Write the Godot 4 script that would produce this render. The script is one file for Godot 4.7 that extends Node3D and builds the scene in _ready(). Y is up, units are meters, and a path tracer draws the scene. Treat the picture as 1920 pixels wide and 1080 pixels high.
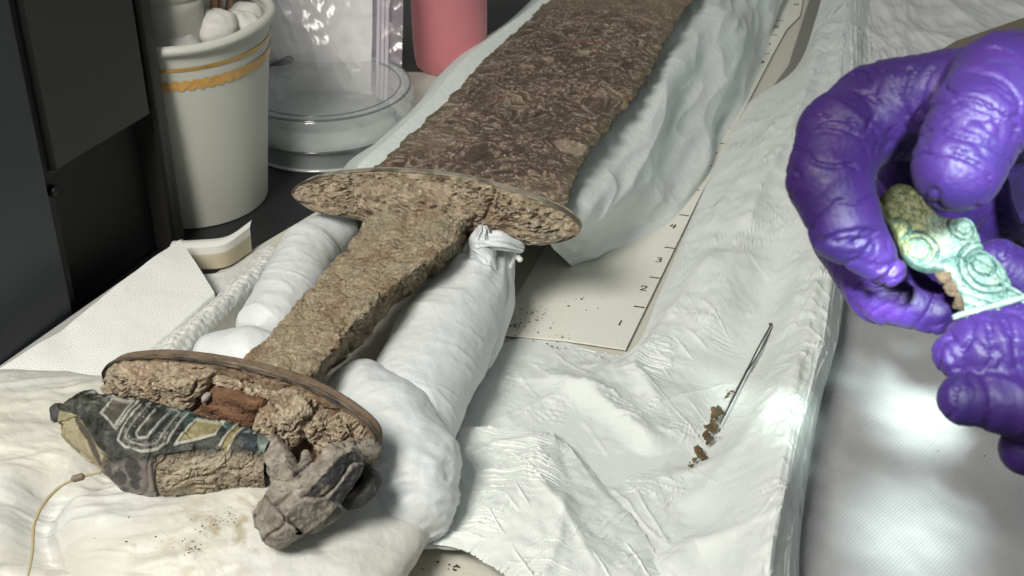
extends Node3D
# A corroded sword on a conservator's bench. Everything is laid out in centimetres and scaled to metres when a mesh is committed.
const CM := 0.01
const AXIS := Vector3(0.36, 0, -0.93)          # sword axis, hilt to tip
const SIDE := Vector3(0.93, 0, 0.36)          # across the sword
var lumps := FastNoiseLite.new()
var grain := FastNoiseLite.new()
var coarse := FastNoiseLite.new()
var folds := FastNoiseLite.new()
var pits := FastNoiseLite.new()
var fine := FastNoiseLite.new()
var hairs := FastNoiseLite.new()
var crease := FastNoiseLite.new()
var taken := {}
var m_soil: StandardMaterial3D
var m_pad: StandardMaterial3D
var m_tissue: StandardMaterial3D
var m_relic: StandardMaterial3D
var rng := RandomNumberGenerator.new()


func _ready() -> void:
	rng.seed = 7
	make_camera_and_light()
	make_noises()
	make_materials()
	make_bench()
	make_instrument()
	make_background_things()
	make_padding()
	make_tissue()
	make_scale_strip()
	make_sword()
	make_pommel()
	make_hands()
	make_fragment()
	make_small_things()


# ---------------------------------------------------------------- camera, light
func make_camera_and_light() -> void:
	var cam := Camera3D.new()
	cam.name = "camera"
	add_child(cam)
	cam.position = Vector3(0, 0.255, 0)
	cam.rotation_degrees = Vector3(-31.5, 0, 0)
	var look := CameraAttributesPhysical.new()
	look.frustum_focal_length = 55.55
	look.frustum_near = 0.02
	look.frustum_far = 20.0
	look.frustum_focus_distance = 0.40
	look.exposure_aperture = 60.0
	cam.attributes = look
	cam.current = true

	var env := Environment.new()
	env.background_mode = Environment.BG_COLOR
	env.background_color = Color(0.165, 0.178, 0.175).linear_to_srgb()
	env.tonemap_mode = Environment.TONE_MAPPER_LINEAR
	env.tonemap_exposure = 1.2
	env.sdfgi_enabled = true
	env.ssao_enabled = true
	env.ssil_enabled = true
	var we := WorldEnvironment.new()
	we.name = "world_environment"
	we.environment = env
	add_child(we)

	# bench lamp above and to the left of the camera
	ceiling_lamp(Vector3(-0.27, 0.57, 0.04), Vector3(-0.03, 0.0, -0.40), Vector2(0.22, 0.22), 0.47, Color(1.0, 0.985, 0.95), "square white bench lamp hung above and left of the camera")
	# work torch above the camera, aimed at the piece in the hands
	var torch_at := Vector3(0.0500, 0.2943, -0.0124)
	var torch_to := Vector3(0.0836, 0.1490, -0.1931)
	torch(torch_at, torch_to, 0.33, 6.9, 0.4, 0.005, "small black work torch above the camera shining on the held fragment")
	# a second torch with two lenses, aimed past the hands at the towel
	torch(Vector3(-0.0560, 0.3505, 0.0658), Vector3(0.1341, 0.0010, -0.3452), 1.9, 1.8, 0.8, 0.004, "left lens of the twin torch aimed at the grey towel by the fingers")
	torch(Vector3(-0.0400, 0.3505, 0.0658), Vector3(0.1114, 0.0010, -0.2828), 0.65, 2.2, 0.8, 0.004, "right lens of the twin torch aimed at the front of the grey towel")


func torch(at: Vector3, to: Vector3, energy: float, angle: float, blend: float, size: float, label: String) -> void:
	var l := SpotLight3D.new()
	l.name = "torch_beam"
	add_child(l, true)
	l.look_at_from_position(at, to, Vector3.UP)
	l.light_color = Color(0.92, 1.0, 0.97)
	l.light_energy = energy
	l.spot_angle = angle
	l.spot_angle_attenuation = blend
	l.spot_range = 4.0
	l.spot_attenuation = 2.0
	l.light_size = size
	l.shadow_enabled = true
	var body := thing("work_torch", label, "torch", at * 100.0)
	var dir := (to - at).normalized()
	var p := at * 100.0
	var black := plain_mat(Color(0.02, 0.02, 0.022), 0.4)
	commit("barrel", tube([p - dir * 8.0, p - dir * 2.4, p - dir * 1.5], [0.6, 0.6, 0.8], 24, 12), black, body)
	var glow := StandardMaterial3D.new()
	glow.albedo_color = Color(0.8, 0.9, 0.9)
	glow.emission_enabled = true
	glow.emission = Color(0.92, 1.0, 0.97)
	glow.emission_energy_multiplier = 1.5
	commit("lens_lamp", tube([p - dir * 1.2, p - dir * 0.9], [0.65, 0.6], 24, 2), glow, body)


func ceiling_lamp(at: Vector3, to: Vector3, size: Vector2, energy: float, colour: Color, label: String) -> void:
	var l := AreaLight3D.new()
	l.name = "lamp_light"
	l.area_size = size
	l.light_energy = energy
	l.light_color = colour
	l.shadow_enabled = true
	add_child(l)
	l.look_at_from_position(at, to, Vector3.FORWARD)
	l.set("area_range", 6.0)
	var o := thing("bench_lamp", label, "lamp", at * 100.0)
	o.basis = l.basis
	var housing := BoxMesh.new()
	housing.size = Vector3(size.x + 0.04, size.y + 0.04, 0.03)
	var h := MeshInstance3D.new()
	h.name = "housing"
	h.mesh = housing
	h.material_override = plain_mat(Color(0.7, 0.7, 0.7), 0.5)
	h.position = Vector3(0, 0, 0.022)
	o.add_child(h, true)
	var face := BoxMesh.new()
	face.size = Vector3(size.x, size.y, 0.004)
	var f := MeshInstance3D.new()
	f.name = "diffuser_lamp"
	f.mesh = face
	var g := StandardMaterial3D.new()
	g.emission_enabled = true
	g.emission = colour
	g.emission_energy_multiplier = 1.5
	f.material_override = g
	f.position = Vector3(0, 0, 0.004)
	o.add_child(f, true)


# ---------------------------------------------------------------- noises, materials
func set_noise(n: FastNoiseLite, kind: int, freq: float, octaves: int, seed_value: int, fractal := FastNoiseLite.FRACTAL_FBM) -> void:
	n.noise_type = kind
	n.frequency = freq
	n.fractal_type = fractal
	n.fractal_octaves = octaves
	n.seed = seed_value


func make_noises() -> void:
	set_noise(lumps, FastNoiseLite.TYPE_SIMPLEX_SMOOTH, 0.45, 3, 11)
	set_noise(coarse, FastNoiseLite.TYPE_SIMPLEX_SMOOTH, 1.5, 4, 12)
	set_noise(grain, FastNoiseLite.TYPE_SIMPLEX_SMOOTH, 4.5, 3, 13)
	set_noise(folds, FastNoiseLite.TYPE_SIMPLEX_SMOOTH, 1.0, 3, 14, FastNoiseLite.FRACTAL_RIDGED)
	set_noise(fine, FastNoiseLite.TYPE_SIMPLEX_SMOOTH, 8.0, 2, 16)
	set_noise(hairs, FastNoiseLite.TYPE_SIMPLEX_SMOOTH, 1.0, 2, 17)
	set_noise(crease, FastNoiseLite.TYPE_SIMPLEX_SMOOTH, 1.0, 1, 18, FastNoiseLite.FRACTAL_RIDGED)
	set_noise(pits, FastNoiseLite.TYPE_CELLULAR, 2.6, 2, 15)


func noise_tex(freq: float, octaves: int, seed_value: int, size := 512, fractal := FastNoiseLite.FRACTAL_FBM, kind := FastNoiseLite.TYPE_SIMPLEX_SMOOTH) -> NoiseTexture2D:
	var n := FastNoiseLite.new()
	set_noise(n, kind, freq, octaves, seed_value, fractal)
	var t := NoiseTexture2D.new()
	t.width = size
	t.height = size
	t.seamless = true
	t.noise = n
	return t


func plain_mat(c: Color, rough: float, metal := 0.0) -> StandardMaterial3D:
	var m := StandardMaterial3D.new()
	m.albedo_color = c.linear_to_srgb()
	m.roughness = rough
	m.metallic = metal
	return m


func vertex_mat(rough: float, bump: Texture2D = null, tile := 2.0, height := 0.05) -> StandardMaterial3D:
	var m := StandardMaterial3D.new()
	m.vertex_color_use_as_albedo = true
	m.roughness = rough
	if bump:
		give_bump(m, bump, tile, height)
	return m


func give_bump(m: StandardMaterial3D, bump: Texture2D, tile: float, height: float) -> void:
	m.heightmap_enabled = true
	m.heightmap_texture = bump
	m.heightmap_scale = height
	m.uv1_triplanar = true
	m.uv1_scale = Vector3.ONE * (100.0 / tile)


func glass_mat(alpha: float, tint := Color(0.9, 0.93, 0.92), rough := 0.06) -> StandardMaterial3D:
	var m := StandardMaterial3D.new()
	m.transparency = BaseMaterial3D.TRANSPARENCY_ALPHA
	m.albedo_color = Color(tint.r, tint.g, tint.b, alpha)
	m.roughness = rough
	m.cull_mode = BaseMaterial3D.CULL_DISABLED
	return m


func make_materials() -> void:
	m_soil = vertex_mat(0.97, noise_tex(0.06, 5, 3), 1.2, 0.1)
	m_relic = vertex_mat(0.46, noise_tex(0.06, 5, 4), 1.2, 0.03)
	m_relic.metallic = 0.1
	m_pad = vertex_mat(0.5, noise_tex(0.012, 4, 5), 2.8, 0.028)
	m_pad.rim_enabled = true
	m_pad.rim = 0.15
	m_tissue = vertex_mat(0.68, crepe_texture(), 0.9, 0.022)
	m_tissue.backlight_enabled = true
	m_tissue.backlight = Color(0.2, 0.2, 0.2)


func crepe_texture() -> ImageTexture:
	var im := Image.create_empty(256, 256, false, Image.FORMAT_RGBAF)
	var n := FastNoiseLite.new()
	set_noise(n, FastNoiseLite.TYPE_SIMPLEX_SMOOTH, 1.0, 3, 21)
	for y in 256:
		for x in 256:
			var a := x / 256.0 * TAU
			var b := y / 256.0 * TAU
			# torus mapping keeps the tile seamless; stretched along one side like crepe paper
			var h := n.get_noise_3d(cos(a) * 4.0 + cos(b) * 1.2, sin(a) * 4.0, sin(b) * 1.2) * 0.5 + 0.5
			h = h * 0.75 + 0.25 * (0.5 + 0.5 * sin(a * 20.0) * sin(b * 20.0))
			im.set_pixel(x, y, Color(h, h, h))
	return ImageTexture.create_from_image(im)


# ---------------------------------------------------------------- mesh helpers (centimetres)
func grid(nu: int, nv: int, fn: Callable, wrap := false) -> Dictionary:
	var v := PackedVector3Array()
	var uv := PackedVector2Array()
	v.resize((nu + 1) * (nv + 1))
	uv.resize(v.size())
	var k := 0
	for j in nv + 1:
		for i in nu + 1:
			var a := float(i) / nu
			var b := float(j) / nv
			v[k] = fn.call(a, b)
			uv[k] = Vector2(a, b)
			k += 1
	var idx := PackedInt32Array()
	idx.resize(nu * nv * 6)
	k = 0
	for j in nv:
		for i in nu:
			var a := j * (nu + 1) + i
			var c := a + nu + 1
			idx[k] = a
			idx[k + 1] = a + 1
			idx[k + 2] = c
			idx[k + 3] = a + 1
			idx[k + 4] = c + 1
			idx[k + 5] = c
			k += 6
	var m := {"v": v, "uv": uv, "i": idx, "nu": nu, "nv": nv, "wrap": wrap}
	recalc(m)
	return m


func recalc(m: Dictionary) -> void:
	var v: PackedVector3Array = m.v
	var idx: PackedInt32Array = m.i
	var n := PackedVector3Array()
	n.resize(v.size())
	for t in range(0, idx.size(), 3):
		var a := idx[t]
		var b := idx[t + 1]
		var c := idx[t + 2]
		var f := (v[c] - v[a]).cross(v[b] - v[a])
		n[a] += f
		n[b] += f
		n[c] += f
	if m.get("wrap", false):
		var nu: int = m.nu
		for j in int(m.nv) + 1:
			var a := j * (nu + 1)
			var s := n[a] + n[a + nu]
			n[a] = s
			n[a + nu] = s
	for k in n.size():
		n[k] = n[k].normalized()
	m.n = n


func flip(m: Dictionary) -> void:
	var idx: PackedInt32Array = m.i
	for t in range(0, idx.size(), 3):
		var b := idx[t]
		idx[t] = idx[t + 1]
		idx[t + 1] = b
	m.i = idx
	recalc(m)


func face_up(m: Dictionary) -> Dictionary:
	var s := 0.0
	for n in m.n:
		s += n.y
	if s < 0:
		flip(m)
	return m


func face_out(m: Dictionary) -> Dictionary:
	var v: PackedVector3Array = m.v
	var idx: PackedInt32Array = m.i
	var vol := 0.0
	var o := v[0]
	for t in range(0, idx.size(), 3):
		vol += (v[idx[t]] - o).dot((v[idx[t + 1]] - o).cross(v[idx[t + 2]] - o))
	if vol > 0:
		flip(m)
	return m


func displace(m: Dictionary, fn: Callable) -> Dictionary:
	var v: PackedVector3Array = m.v
	var n: PackedVector3Array = m.n
	var uv: PackedVector2Array = m.uv
	for k in v.size():
		v[k] += n[k] * float(fn.call(v[k], n[k], uv[k]))
	m.v = v
	recalc(m)
	return m


func tint(m: Dictionary, fn: Callable) -> Dictionary:
	var v: PackedVector3Array = m.v
	var n: PackedVector3Array = m.n
	var uv: PackedVector2Array = m.uv
	var c := PackedColorArray()
	c.resize(v.size())
	for k in v.size():
		c[k] = fn.call(v[k], n[k], uv[k])
	m.c = c
	return m


func join(list: Array) -> Dictionary:
	var out := {"v": PackedVector3Array(), "n": PackedVector3Array(), "uv": PackedVector2Array(), "i": PackedInt32Array()}
	var has_c: bool = list[0].has("c")
	var c := PackedColorArray()
	for m in list:
		var first: int = out.v.size()
		out.v.append_array(m.v)
		out.n.append_array(m.n)
		out.uv.append_array(m.uv)
		if has_c:
			c.append_array(m.c)
		var idx: PackedInt32Array = m.i.duplicate()
		for k in idx.size():
			idx[k] += first
		out.i.append_array(idx)
	if has_c:
		out.c = c
	return out


func numbered(called: String) -> String:
	var n: int = taken.get(called, 0)
	taken[called] = n + 1
	return called if n == 0 else "%s_%03d" % [called, n]


func thing(called: String, label: String, category: String, base_cm := Vector3.ZERO, group := "") -> Node3D:
	var o := Node3D.new()
	o.name = numbered(called)
	add_child(o)
	o.position = base_cm * CM
	o.set_meta("label", label)
	o.set_meta("category", category)
	if group:
		o.set_meta("group", group)
	return o


func array_mesh(m: Dictionary, origin: Vector3) -> ArrayMesh:
	var v: PackedVector3Array = m.v.duplicate()
	for k in v.size():
		v[k] = v[k] * CM - origin
	var arrays := []
	arrays.resize(Mesh.ARRAY_MAX)
	arrays[Mesh.ARRAY_VERTEX] = v
	arrays[Mesh.ARRAY_NORMAL] = m.n
	arrays[Mesh.ARRAY_TEX_UV] = m.uv
	arrays[Mesh.ARRAY_INDEX] = m.i
	if m.has("c"):
		arrays[Mesh.ARRAY_COLOR] = m.c
	var mesh := ArrayMesh.new()
	mesh.add_surface_from_arrays(Mesh.PRIMITIVE_TRIANGLES, arrays)
	return mesh


func commit(called: String, m: Dictionary, mat: Material, parent: Node3D = null, kind := "") -> MeshInstance3D:
	var o := MeshInstance3D.new()
	var origin := Vector3.ZERO
	var at := parent
	while at != null and at != self:
		origin += at.position
		at = at.get_parent()
	if parent == null:
		o.name = numbered(called)
		add_child(o)
	else:
		o.name = called
		parent.add_child(o, true)
	o.mesh = array_mesh(m, origin)
	o.material_override = mat
	if kind:
		o.set_meta("kind", kind)
	return o


func tag(o: Node3D, label: String, category: String, group := "") -> void:
	o.set_meta("label", label)
	o.set_meta("category", category)
	if group:
		o.set_meta("group", group)


func catmull(pts: Array, t: float) -> Variant:
	var n := pts.size() - 1
	var x := clampf(t, 0.0, 1.0) * n
	var i := mini(int(x), n - 1)
	var f := x - i
	var p1 = pts[i]
	var p2 = pts[i + 1]
	var p0 = pts[i - 1] if i > 0 else p1 * 2.0 - p2
	var p3 = pts[i + 2] if i + 2 <= n else p2 * 2.0 - p1
	return p1 + (p2 - p0) * (0.5 * f) + (p0 * 2.0 - p1 * 5.0 + p2 * 4.0 - p3) * (0.5 * f * f) + (p1 * 3.0 - p0 - p2 * 3.0 + p3) * (0.5 * f * f * f)


func linear_at(list: Array, t: float) -> Variant:
	var n := list.size() - 1
	var x := clampf(t, 0.0, 1.0) * n
	var i := mini(int(x), n - 1)
	return list[i] + (list[i + 1] - list[i]) * (x - i)


# a round-ended tube along a smooth path; radii in cm, squash flattens it vertically
func tube(path: Array, radii: Array, nu := 24, nv := 24, squash := 1.0, caps := true, power := 2.0) -> Dictionary:
	var cap := 0.12 if caps else 0.0
	var fn := func(u: float, v: float) -> Vector3:
		var t := v
		var shrink := 1.0
		if caps:
			t = clampf((v - cap) / (1.0 - 2.0 * cap), 0.0, 1.0)
			if v < cap:
				shrink = sqrt(maxf(0.0, 1.0 - pow(1.0 - v / cap, 2.0)))
			elif v > 1.0 - cap:
				shrink = sqrt(maxf(0.0, 1.0 - pow((v - 1.0 + cap) / cap, 2.0)))
		var p: Vector3 = catmull(path, t)
		var d: Vector3 = catmull(path, minf(t + 0.01, 1.0)) - catmull(path, maxf(t - 0.01, 0.0))
		d = d.normalized()
		var r: float = linear_at(radii, t)
		if caps and v < cap:
			p -= d * r * 0.7 * (1.0 - v / cap)
		elif caps and v > 1.0 - cap:
			p += d * r * 0.7 * ((v - 1.0 + cap) / cap)
		var side := d.cross(Vector3.UP)
		side = side.normalized() if side.length() > 0.05 else Vector3.RIGHT
		var up := side.cross(d).normalized()
		var a := u * TAU
		var ca := cos(a)
		var sa := sin(a)
		if power != 2.0:
			ca = signf(ca) * pow(absf(ca), 2.0 / power)
			sa = signf(sa) * pow(absf(sa), 2.0 / power)
		return p + side * (ca * r * shrink) + up * (sa * r * shrink * squash)
	return face_out(grid(nu, nv, fn, true))


func lathe(centre: Vector3, profile: Array, n := 64, smooth_profile := false, nv := 0) -> Dictionary:
	var rows := nv if nv > 0 else profile.size() - 1
	var fn := func(u: float, v: float) -> Vector3:
		var p: Vector2 = catmull(profile, v) if smooth_profile else linear_at(profile, v)
		var a := u * TAU
		return centre + Vector3(cos(a) * p.x, p.y, sin(a) * p.x)
	return grid(n, rows, fn, true)


func resample(poly: PackedVector2Array, n: int) -> PackedVector2Array:
	var lengths := PackedFloat32Array()
	var total := 0.0
	for k in poly.size():
		lengths.append(total)
		total += poly[k].distance_to(poly[(k + 1) % poly.size()])
	var out := PackedVector2Array()
	var seg := 0
	for k in n:
		var want := total * k / n
		while seg + 1 < poly.size() and lengths[seg + 1] <= want:
			seg += 1
		var a := poly[seg]
		var b := poly[(seg + 1) % poly.size()]
		out.append(a.lerp(b, (want - lengths[seg]) / maxf(a.distance_to(b), 1e-6)))
	return out


func smooth_poly(poly: PackedVector2Array, per := 8) -> PackedVector2Array:
	var out := PackedVector2Array()
	var n := poly.size()
	for k in n:
		for j in per:
			out.append(poly[k].cubic_interpolate(poly[(k + 1) % n], poly[(k - 1 + n) % n], poly[(k + 2) % n], float(j) / per))
	return out


# a lump over a 2-D outline: front face bulging towards out_dir, flat back
func lump(poly: PackedVector2Array, o: Vector3, ex: Vector3, ey: Vector3, out_dir: Vector3, thick: float, back: float, nu := 180, nr := 50, sharp := 5.0, smoothed := true) -> Dictionary:
	var ring := resample(smooth_poly(poly) if smoothed else poly, nu)
	ring.append(ring[0])
	var mid := Vector2.ZERO
	for k in nu:
		mid += ring[k] / nu
	var fn := func(u: float, v: float) -> Vector3:
		var e := ring[int(round(u * nu))]
		var r := minf(v / 0.84, 1.0)
		var h := thick * pow(maxf(0.0, 1.0 - pow(r, sharp)), 1.0 / 2.2)
		if v > 0.84:
			var w := (v - 0.84) / 0.16
			h = -back * minf(w * 1.5, 1.0)
			if w > 0.67:
				r = 1.0 - (w - 0.67) / 0.33
		var q := mid.lerp(e, r)
		return o + ex * q.x + ey * q.y + out_dir * h
	return face_out(grid(nu, nr, fn, true))


# a box between a floor polygon and a height, with bevelled rims
func slab(poly: Array, low: float, high: float, bevel := 0.08) -> Dictionary:
	var mid := Vector3.ZERO
	for p in poly:
		mid += p / poly.size()
	var v := PackedVector3Array()
	var idx := PackedInt32Array()
	var n := poly.size()
	var rings := []
	for r in [[low, 0.0], [high - bevel, 0.0], [high, bevel]]:
		var ring := []
		for p in poly:
			var q: Vector3 = p
			q += (mid - q).normalized() * float(r[1])
			q.y = r[0]
			ring.append(q)
		rings.append(ring)
	for r in 2:
		for k in n:
			var a: Vector3 = rings[r][k]
			var b: Vector3 = rings[r][(k + 1) % n]
			var c: Vector3 = rings[r + 1][(k + 1) % n]
			var d: Vector3 = rings[r + 1][k]
			var s := v.size()
			v.append_array([a, b, c, d])
			idx.append_array([s, s + 1, s + 2, s, s + 2, s + 3])
	var outline := PackedVector2Array()
	for p in rings[2]:
		outline.append(Vector2(p.x, p.z))
	var tris := Geometry2D.triangulate_polygon(outline)
	var turn := signf((outline[tris[1]] - outline[tris[0]]).cross(outline[tris[2]] - outline[tris[0]]))
	var area := 0.0
	for k in n:
		area += outline[k].cross(outline[(k + 1) % n])
	var same := turn == signf(area)
	for lid in [0, 2]:
		var s := v.size()
		for k in n:
			v.append(rings[lid][k])
		for t in range(0, tris.size(), 3):
			idx.append_array([s + tris[t], s + tris[t + 1], s + tris[t + 2]] if same == (lid == 2) else [s + tris[t], s + tris[t + 2], s + tris[t + 1]])
	var uv := PackedVector2Array()
	for p in v:
		uv.append(Vector2(p.x, p.z) * 0.1)
	var m := {"v": v, "uv": uv, "i": idx}
	recalc(m)
	return face_out(m)


func box(o: Vector3, ex: Vector3, ey: Vector3, ez: Vector3, bevel := 0.05) -> Dictionary:
	# o is a corner; rounded along the edges by a superellipse-like grid
	var v := PackedVector3Array()
	var idx := PackedInt32Array()
	var c := o + (ex + ey + ez) * 0.5
	var ax := [ex * 0.5, ey * 0.5, ez * 0.5]
	for axis in 3:
		for s in [-1.0, 1.0]:
			var n: Vector3 = ax[axis] * s
			var a: Vector3 = ax[(axis + 1) % 3]
			var b: Vector3 = ax[(axis + 2) % 3]
			var la := 1.0 - bevel / a.length()
			var lb := 1.0 - bevel / b.length()
			var base := v.size()
			for q in [[-1, -1], [1, -1], [1, 1], [-1, 1]]:
				v.append(c + n + a * (q[0] * la) + b * (q[1] * lb))
			for q in [[-1, -1], [1, -1], [1, 1], [-1, 1]]:
				v.append(c + n * (1.0 - bevel / n.length()) + a * float(q[0]) + b * float(q[1]))
			idx.append_array([base, base + 1, base + 2, base, base + 2, base + 3] if s > 0 else [base, base + 2, base + 1, base, base + 3, base + 2])
			for k in 4:
				var k2 := (k + 1) % 4
				var f := [base + k, base + 4 + k, base + 4 + k2, base + k, base + 4 + k2, base + k2]
				if s < 0:
					f = [base + k, base + 4 + k2, base + 4 + k, base + k, base + k2, base + 4 + k2]
				idx.append_array(f)
	var uv := PackedVector2Array()
	uv.resize(v.size())
	var m := {"v": v, "uv": uv, "i": idx}
	recalc(m)
	return face_out(m)


# ---- distance fields: tapered capsules joined smoothly, meshed as surface nets
func bone(a: Vector3, b: Vector3, ra: float, rb: float, chain := -1) -> Array:
	return [a, b, ra, rb, chain]


func bones_distance(p: Vector3, bones: Array, blend: float) -> float:
	# bones of one chain (a finger) meet without a bulge; chains melt into each other
	var d := 1e9
	var run := 1e9
	var last := -2
	for b in bones:
		var a: Vector3 = b[0]
		var ab: Vector3 = b[1] - a
		var t := clampf((p - a).dot(ab) / ab.length_squared(), 0.0, 1.0)
		var e: float = (p - a - ab * t).length() - lerpf(b[2], b[3], t)
		if b[4] >= 0 and b[4] == last:
			var k := maxf(0.06 - absf(run - e), 0.0) / 0.06
			run = minf(run, e) - k * k * 0.015
			continue
		var h := maxf(blend - absf(d - run), 0.0) / blend
		d = minf(d, run) - h * h * blend * 0.25
		run = e
		last = b[4]
	var h := maxf(blend - absf(d - run), 0.0) / blend
	return minf(d, run) - h * h * blend * 0.25


func nets(f: Callable, lo: Vector3, hi: Vector3, cell: float) -> Dictionary:
	var nx := int(ceil((hi.x - lo.x) / cell / 4.0)) * 4
	var ny := int(ceil((hi.y - lo.y) / cell / 4.0)) * 4
	var nz := int(ceil((hi.z - lo.z) / cell / 4.0)) * 4
	var sx := nx + 1
	var sxy := (nx + 1) * (ny + 1)
	var field := PackedFloat32Array()
	field.resize(sxy * (nz + 1))
	field.fill(1e9)
	var busy := []
	var reach := cell * 4.0 * 0.9 + cell
	for bz in range(0, nz, 4):
		for by in range(0, ny, 4):
			for bx in range(0, nx, 4):
				var d: float = f.call(lo + Vector3(bx + 2, by + 2, bz + 2) * cell)
				if absf(d) > reach * 1.25:
					continue
				busy.append(Vector3i(bx, by, bz))
				for z in range(bz, bz + 5):
					for y in range(by, by + 5):
						var row := z * sxy + y * sx
						for x in range(bx, bx + 5):
							if field[row + x] > 1e8:
								field[row + x] = f.call(lo + Vector3(x, y, z) * cell)
	var at := {}
	var v := PackedVector3Array()
	var corner := [0, 1, sx, sx + 1, sxy, sxy + 1, sxy + sx, sxy + sx + 1]
	var off := [Vector3(0, 0, 0), Vector3(1, 0, 0), Vector3(0, 1, 0), Vector3(1, 1, 0), Vector3(0, 0, 1), Vector3(1, 0, 1), Vector3(0, 1, 1), Vector3(1, 1, 1)]
	var edges := [[0, 1], [2, 3], [4, 5], [6, 7], [0, 2], [1, 3], [4, 6], [5, 7], [0, 4], [1, 5], [2, 6], [3, 7]]
	for b in busy:
		for z in range(b.z, b.z + 4):
			for y in range(b.y, b.y + 4):
				for x in range(b.x, b.x + 4):
					var c: int = z * sxy + y * sx + x
					var inside := 0
					for k in 8:
						if field[c + corner[k]] < 0.0:
							inside += 1
					if inside == 0 or inside == 8:
						continue
					var sum := Vector3.ZERO
					var count := 0
					for e in edges:
						var fa: float = field[c + corner[e[0]]]
						var fb: float = field[c + corner[e[1]]]
						if (fa < 0.0) != (fb < 0.0):
							sum += off[e[0]].lerp(off[e[1]], fa / (fa - fb))
							count += 1
					at[c] = v.size()
					v.append(lo + (Vector3(x, y, z) + sum / count) * cell)
	var idx := PackedInt32Array()
	var steps := [1, sx, sxy]
	for c in at:
		for axis in 3:
			var fa := field[c]
			var fb := field[c + steps[axis]]
			if (fa < 0.0) == (fb < 0.0):
				continue
			var s1: int = steps[(axis + 1) % 3]
			var s2: int = steps[(axis + 2) % 3]
			if not (at.has(c - s1) and at.has(c - s2) and at.has(c - s1 - s2)):
				continue
			var a: int = at[c]
			var b: int = at[c - s1]
			var d: int = at[c - s2]
			var e: int = at[c - s1 - s2]
			if fa < 0.0:
				idx.append_array([a, e, b, a, d, e])
			else:
				idx.append_array([a, b, e, a, e, d])
	var uv := PackedVector2Array()
	uv.resize(v.size())
	var m := {"v": v, "uv": uv, "i": idx}
	recalc(m)
	return face_out(m)


func near_polyline(p: Vector2, pts: Array) -> Vector2:
	# x: distance, y: side (positive on the left of the direction of travel)
	var best := 1e9
	var side := 1.0
	for k in pts.size() - 1:
		var a: Vector2 = pts[k]
		var ab: Vector2 = pts[k + 1] - a
		var t := clampf((p - a).dot(ab) / ab.length_squared(), 0.0, 1.0)
		var d := p.distance_squared_to(a + ab * t)
		if d < best:
			best = d
			side = signf(ab.cross(p - a))
	return Vector2(sqrt(best), side)


func flat(list: Array) -> Array:
	return list.map(func(p: Vector3) -> Vector2: return Vector2(p.x, p.z))


func mix(a: Color, b: Color, t: float) -> Color:
	return a.lerp(b, clampf(t, 0.0, 1.0))


func ramp(a: float, b: float, x: float) -> float:
	return smoothstep(a, b, x)


# one sheet between two rows of points (near row, far row), lifted by fn(world point, u, v)
func draped(rows: Array, nu: int, nv: int, lift: Callable) -> Dictionary:
	var fn := func(u: float, v: float) -> Vector3:
		var line := []
		for r in rows:
			line.append(catmull(r, u))
		var p: Vector3 = catmull(line, v)
		return p + Vector3.UP * float(lift.call(p, u, v))
	return face_up(grid(nu, nv, fn))


# ---------------------------------------------------------------- bench and what stands on it
func make_bench() -> void:
	var table_mat := plain_mat(Color(0.012, 0.012, 0.013), 0.35)
	give_bump(table_mat, noise_tex(0.05, 4, 31), 2.0, 0.008)
	var table := thing("work_table", "matt black bench top showing beneath the white cup and dish", "table", Vector3(0, -0.4, -45))
	commit("table_top", slab([Vector3(-70, 0, -5), Vector3(60, 0, -5), Vector3(60, 0, -140), Vector3(-70, 0, -140)], -3.4, -0.4, 0.2), table_mat, table)
	# cream board under the sword and the tissue
	var board_mat := vertex_mat(0.8, noise_tex(0.03, 4, 32), 3.0, 0.01)
	var edge := [Vector3(-13.93, 0, -38.1), Vector3(-9.87, 0, -44.68), Vector3(-7.93, 0, -47.55), Vector3(-4.63, 0, -52.24), Vector3(1.03, 0, -59.51), Vector3(4.55, 0, -67.73), Vector3(7.7, 0, -78.46), Vector3(36.58, 0, -78.46), Vector3(26.86, 0, -43.15), Vector3(17.87, 0, -23.49), Vector3(-3.47, 0, -23.49), Vector3(-11.73, 0, -24.38), Vector3(-14.85, 0, -32.77)]
	var board := slab(edge, -0.38, -0.02, 0.03)
	tint(board, func(_p, _n, _uv): return Color(0.55, 0.53, 0.46))
	var b := commit("backing_board", board, board_mat)
	tag(b, "cream backing board lying flat under the sword and tissue", "board")
	# grey board between the paper scale and the tissue
	var grey := slab([Vector3(10.77, 0, -56.13), Vector3(13.87, 0, -62.88), Vector3(17.91, 0, -76.48), Vector3(19.48, 0, -76.48), Vector3(15.58, 0, -60.49), Vector3(12.42, 0, -54.41)], 0.0, 0.06, 0.02)
	tint(grey, func(_p, _n, _uv): return Color(0.2, 0.195, 0.18))
	tag(commit("grey_card", grey, board_mat), "grey card strip between the paper scale and the tissue", "card")
	# grey mat and white sheet at the back
	var mat_sheet := slab([Vector3(-16, 0, -61.5), Vector3(12, 0, -61.5), Vector3(20, 0, -110), Vector3(-30, 0, -110)], -0.38, -0.2, 0.03)
	tint(mat_sheet, func(p, _n, _uv): return mix(Color(0.13, 0.13, 0.12), Color(0.06, 0.06, 0.055), coarse.get_noise_3dv(p * 0.3) + 0.4))
	tag(commit("grey_mat", mat_sheet, board_mat), "dark grey mat behind the sword blade and pink jar", "mat")
	var sheet := slab([Vector3(-6.74, -0.2, -57.47), Vector3(1.23, -0.2, -56.28), Vector3(2.13, -0.2, -62.32), Vector3(-6.95, -0.2, -62.67)], -0.38, -0.16, 0.03)
	tint(sheet, func(_p, _n, _uv): return Color(0.62, 0.61, 0.54))
	tag(commit("cream_card", sheet, board_mat), "cream card under the pink jar beside the dish", "card")


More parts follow.
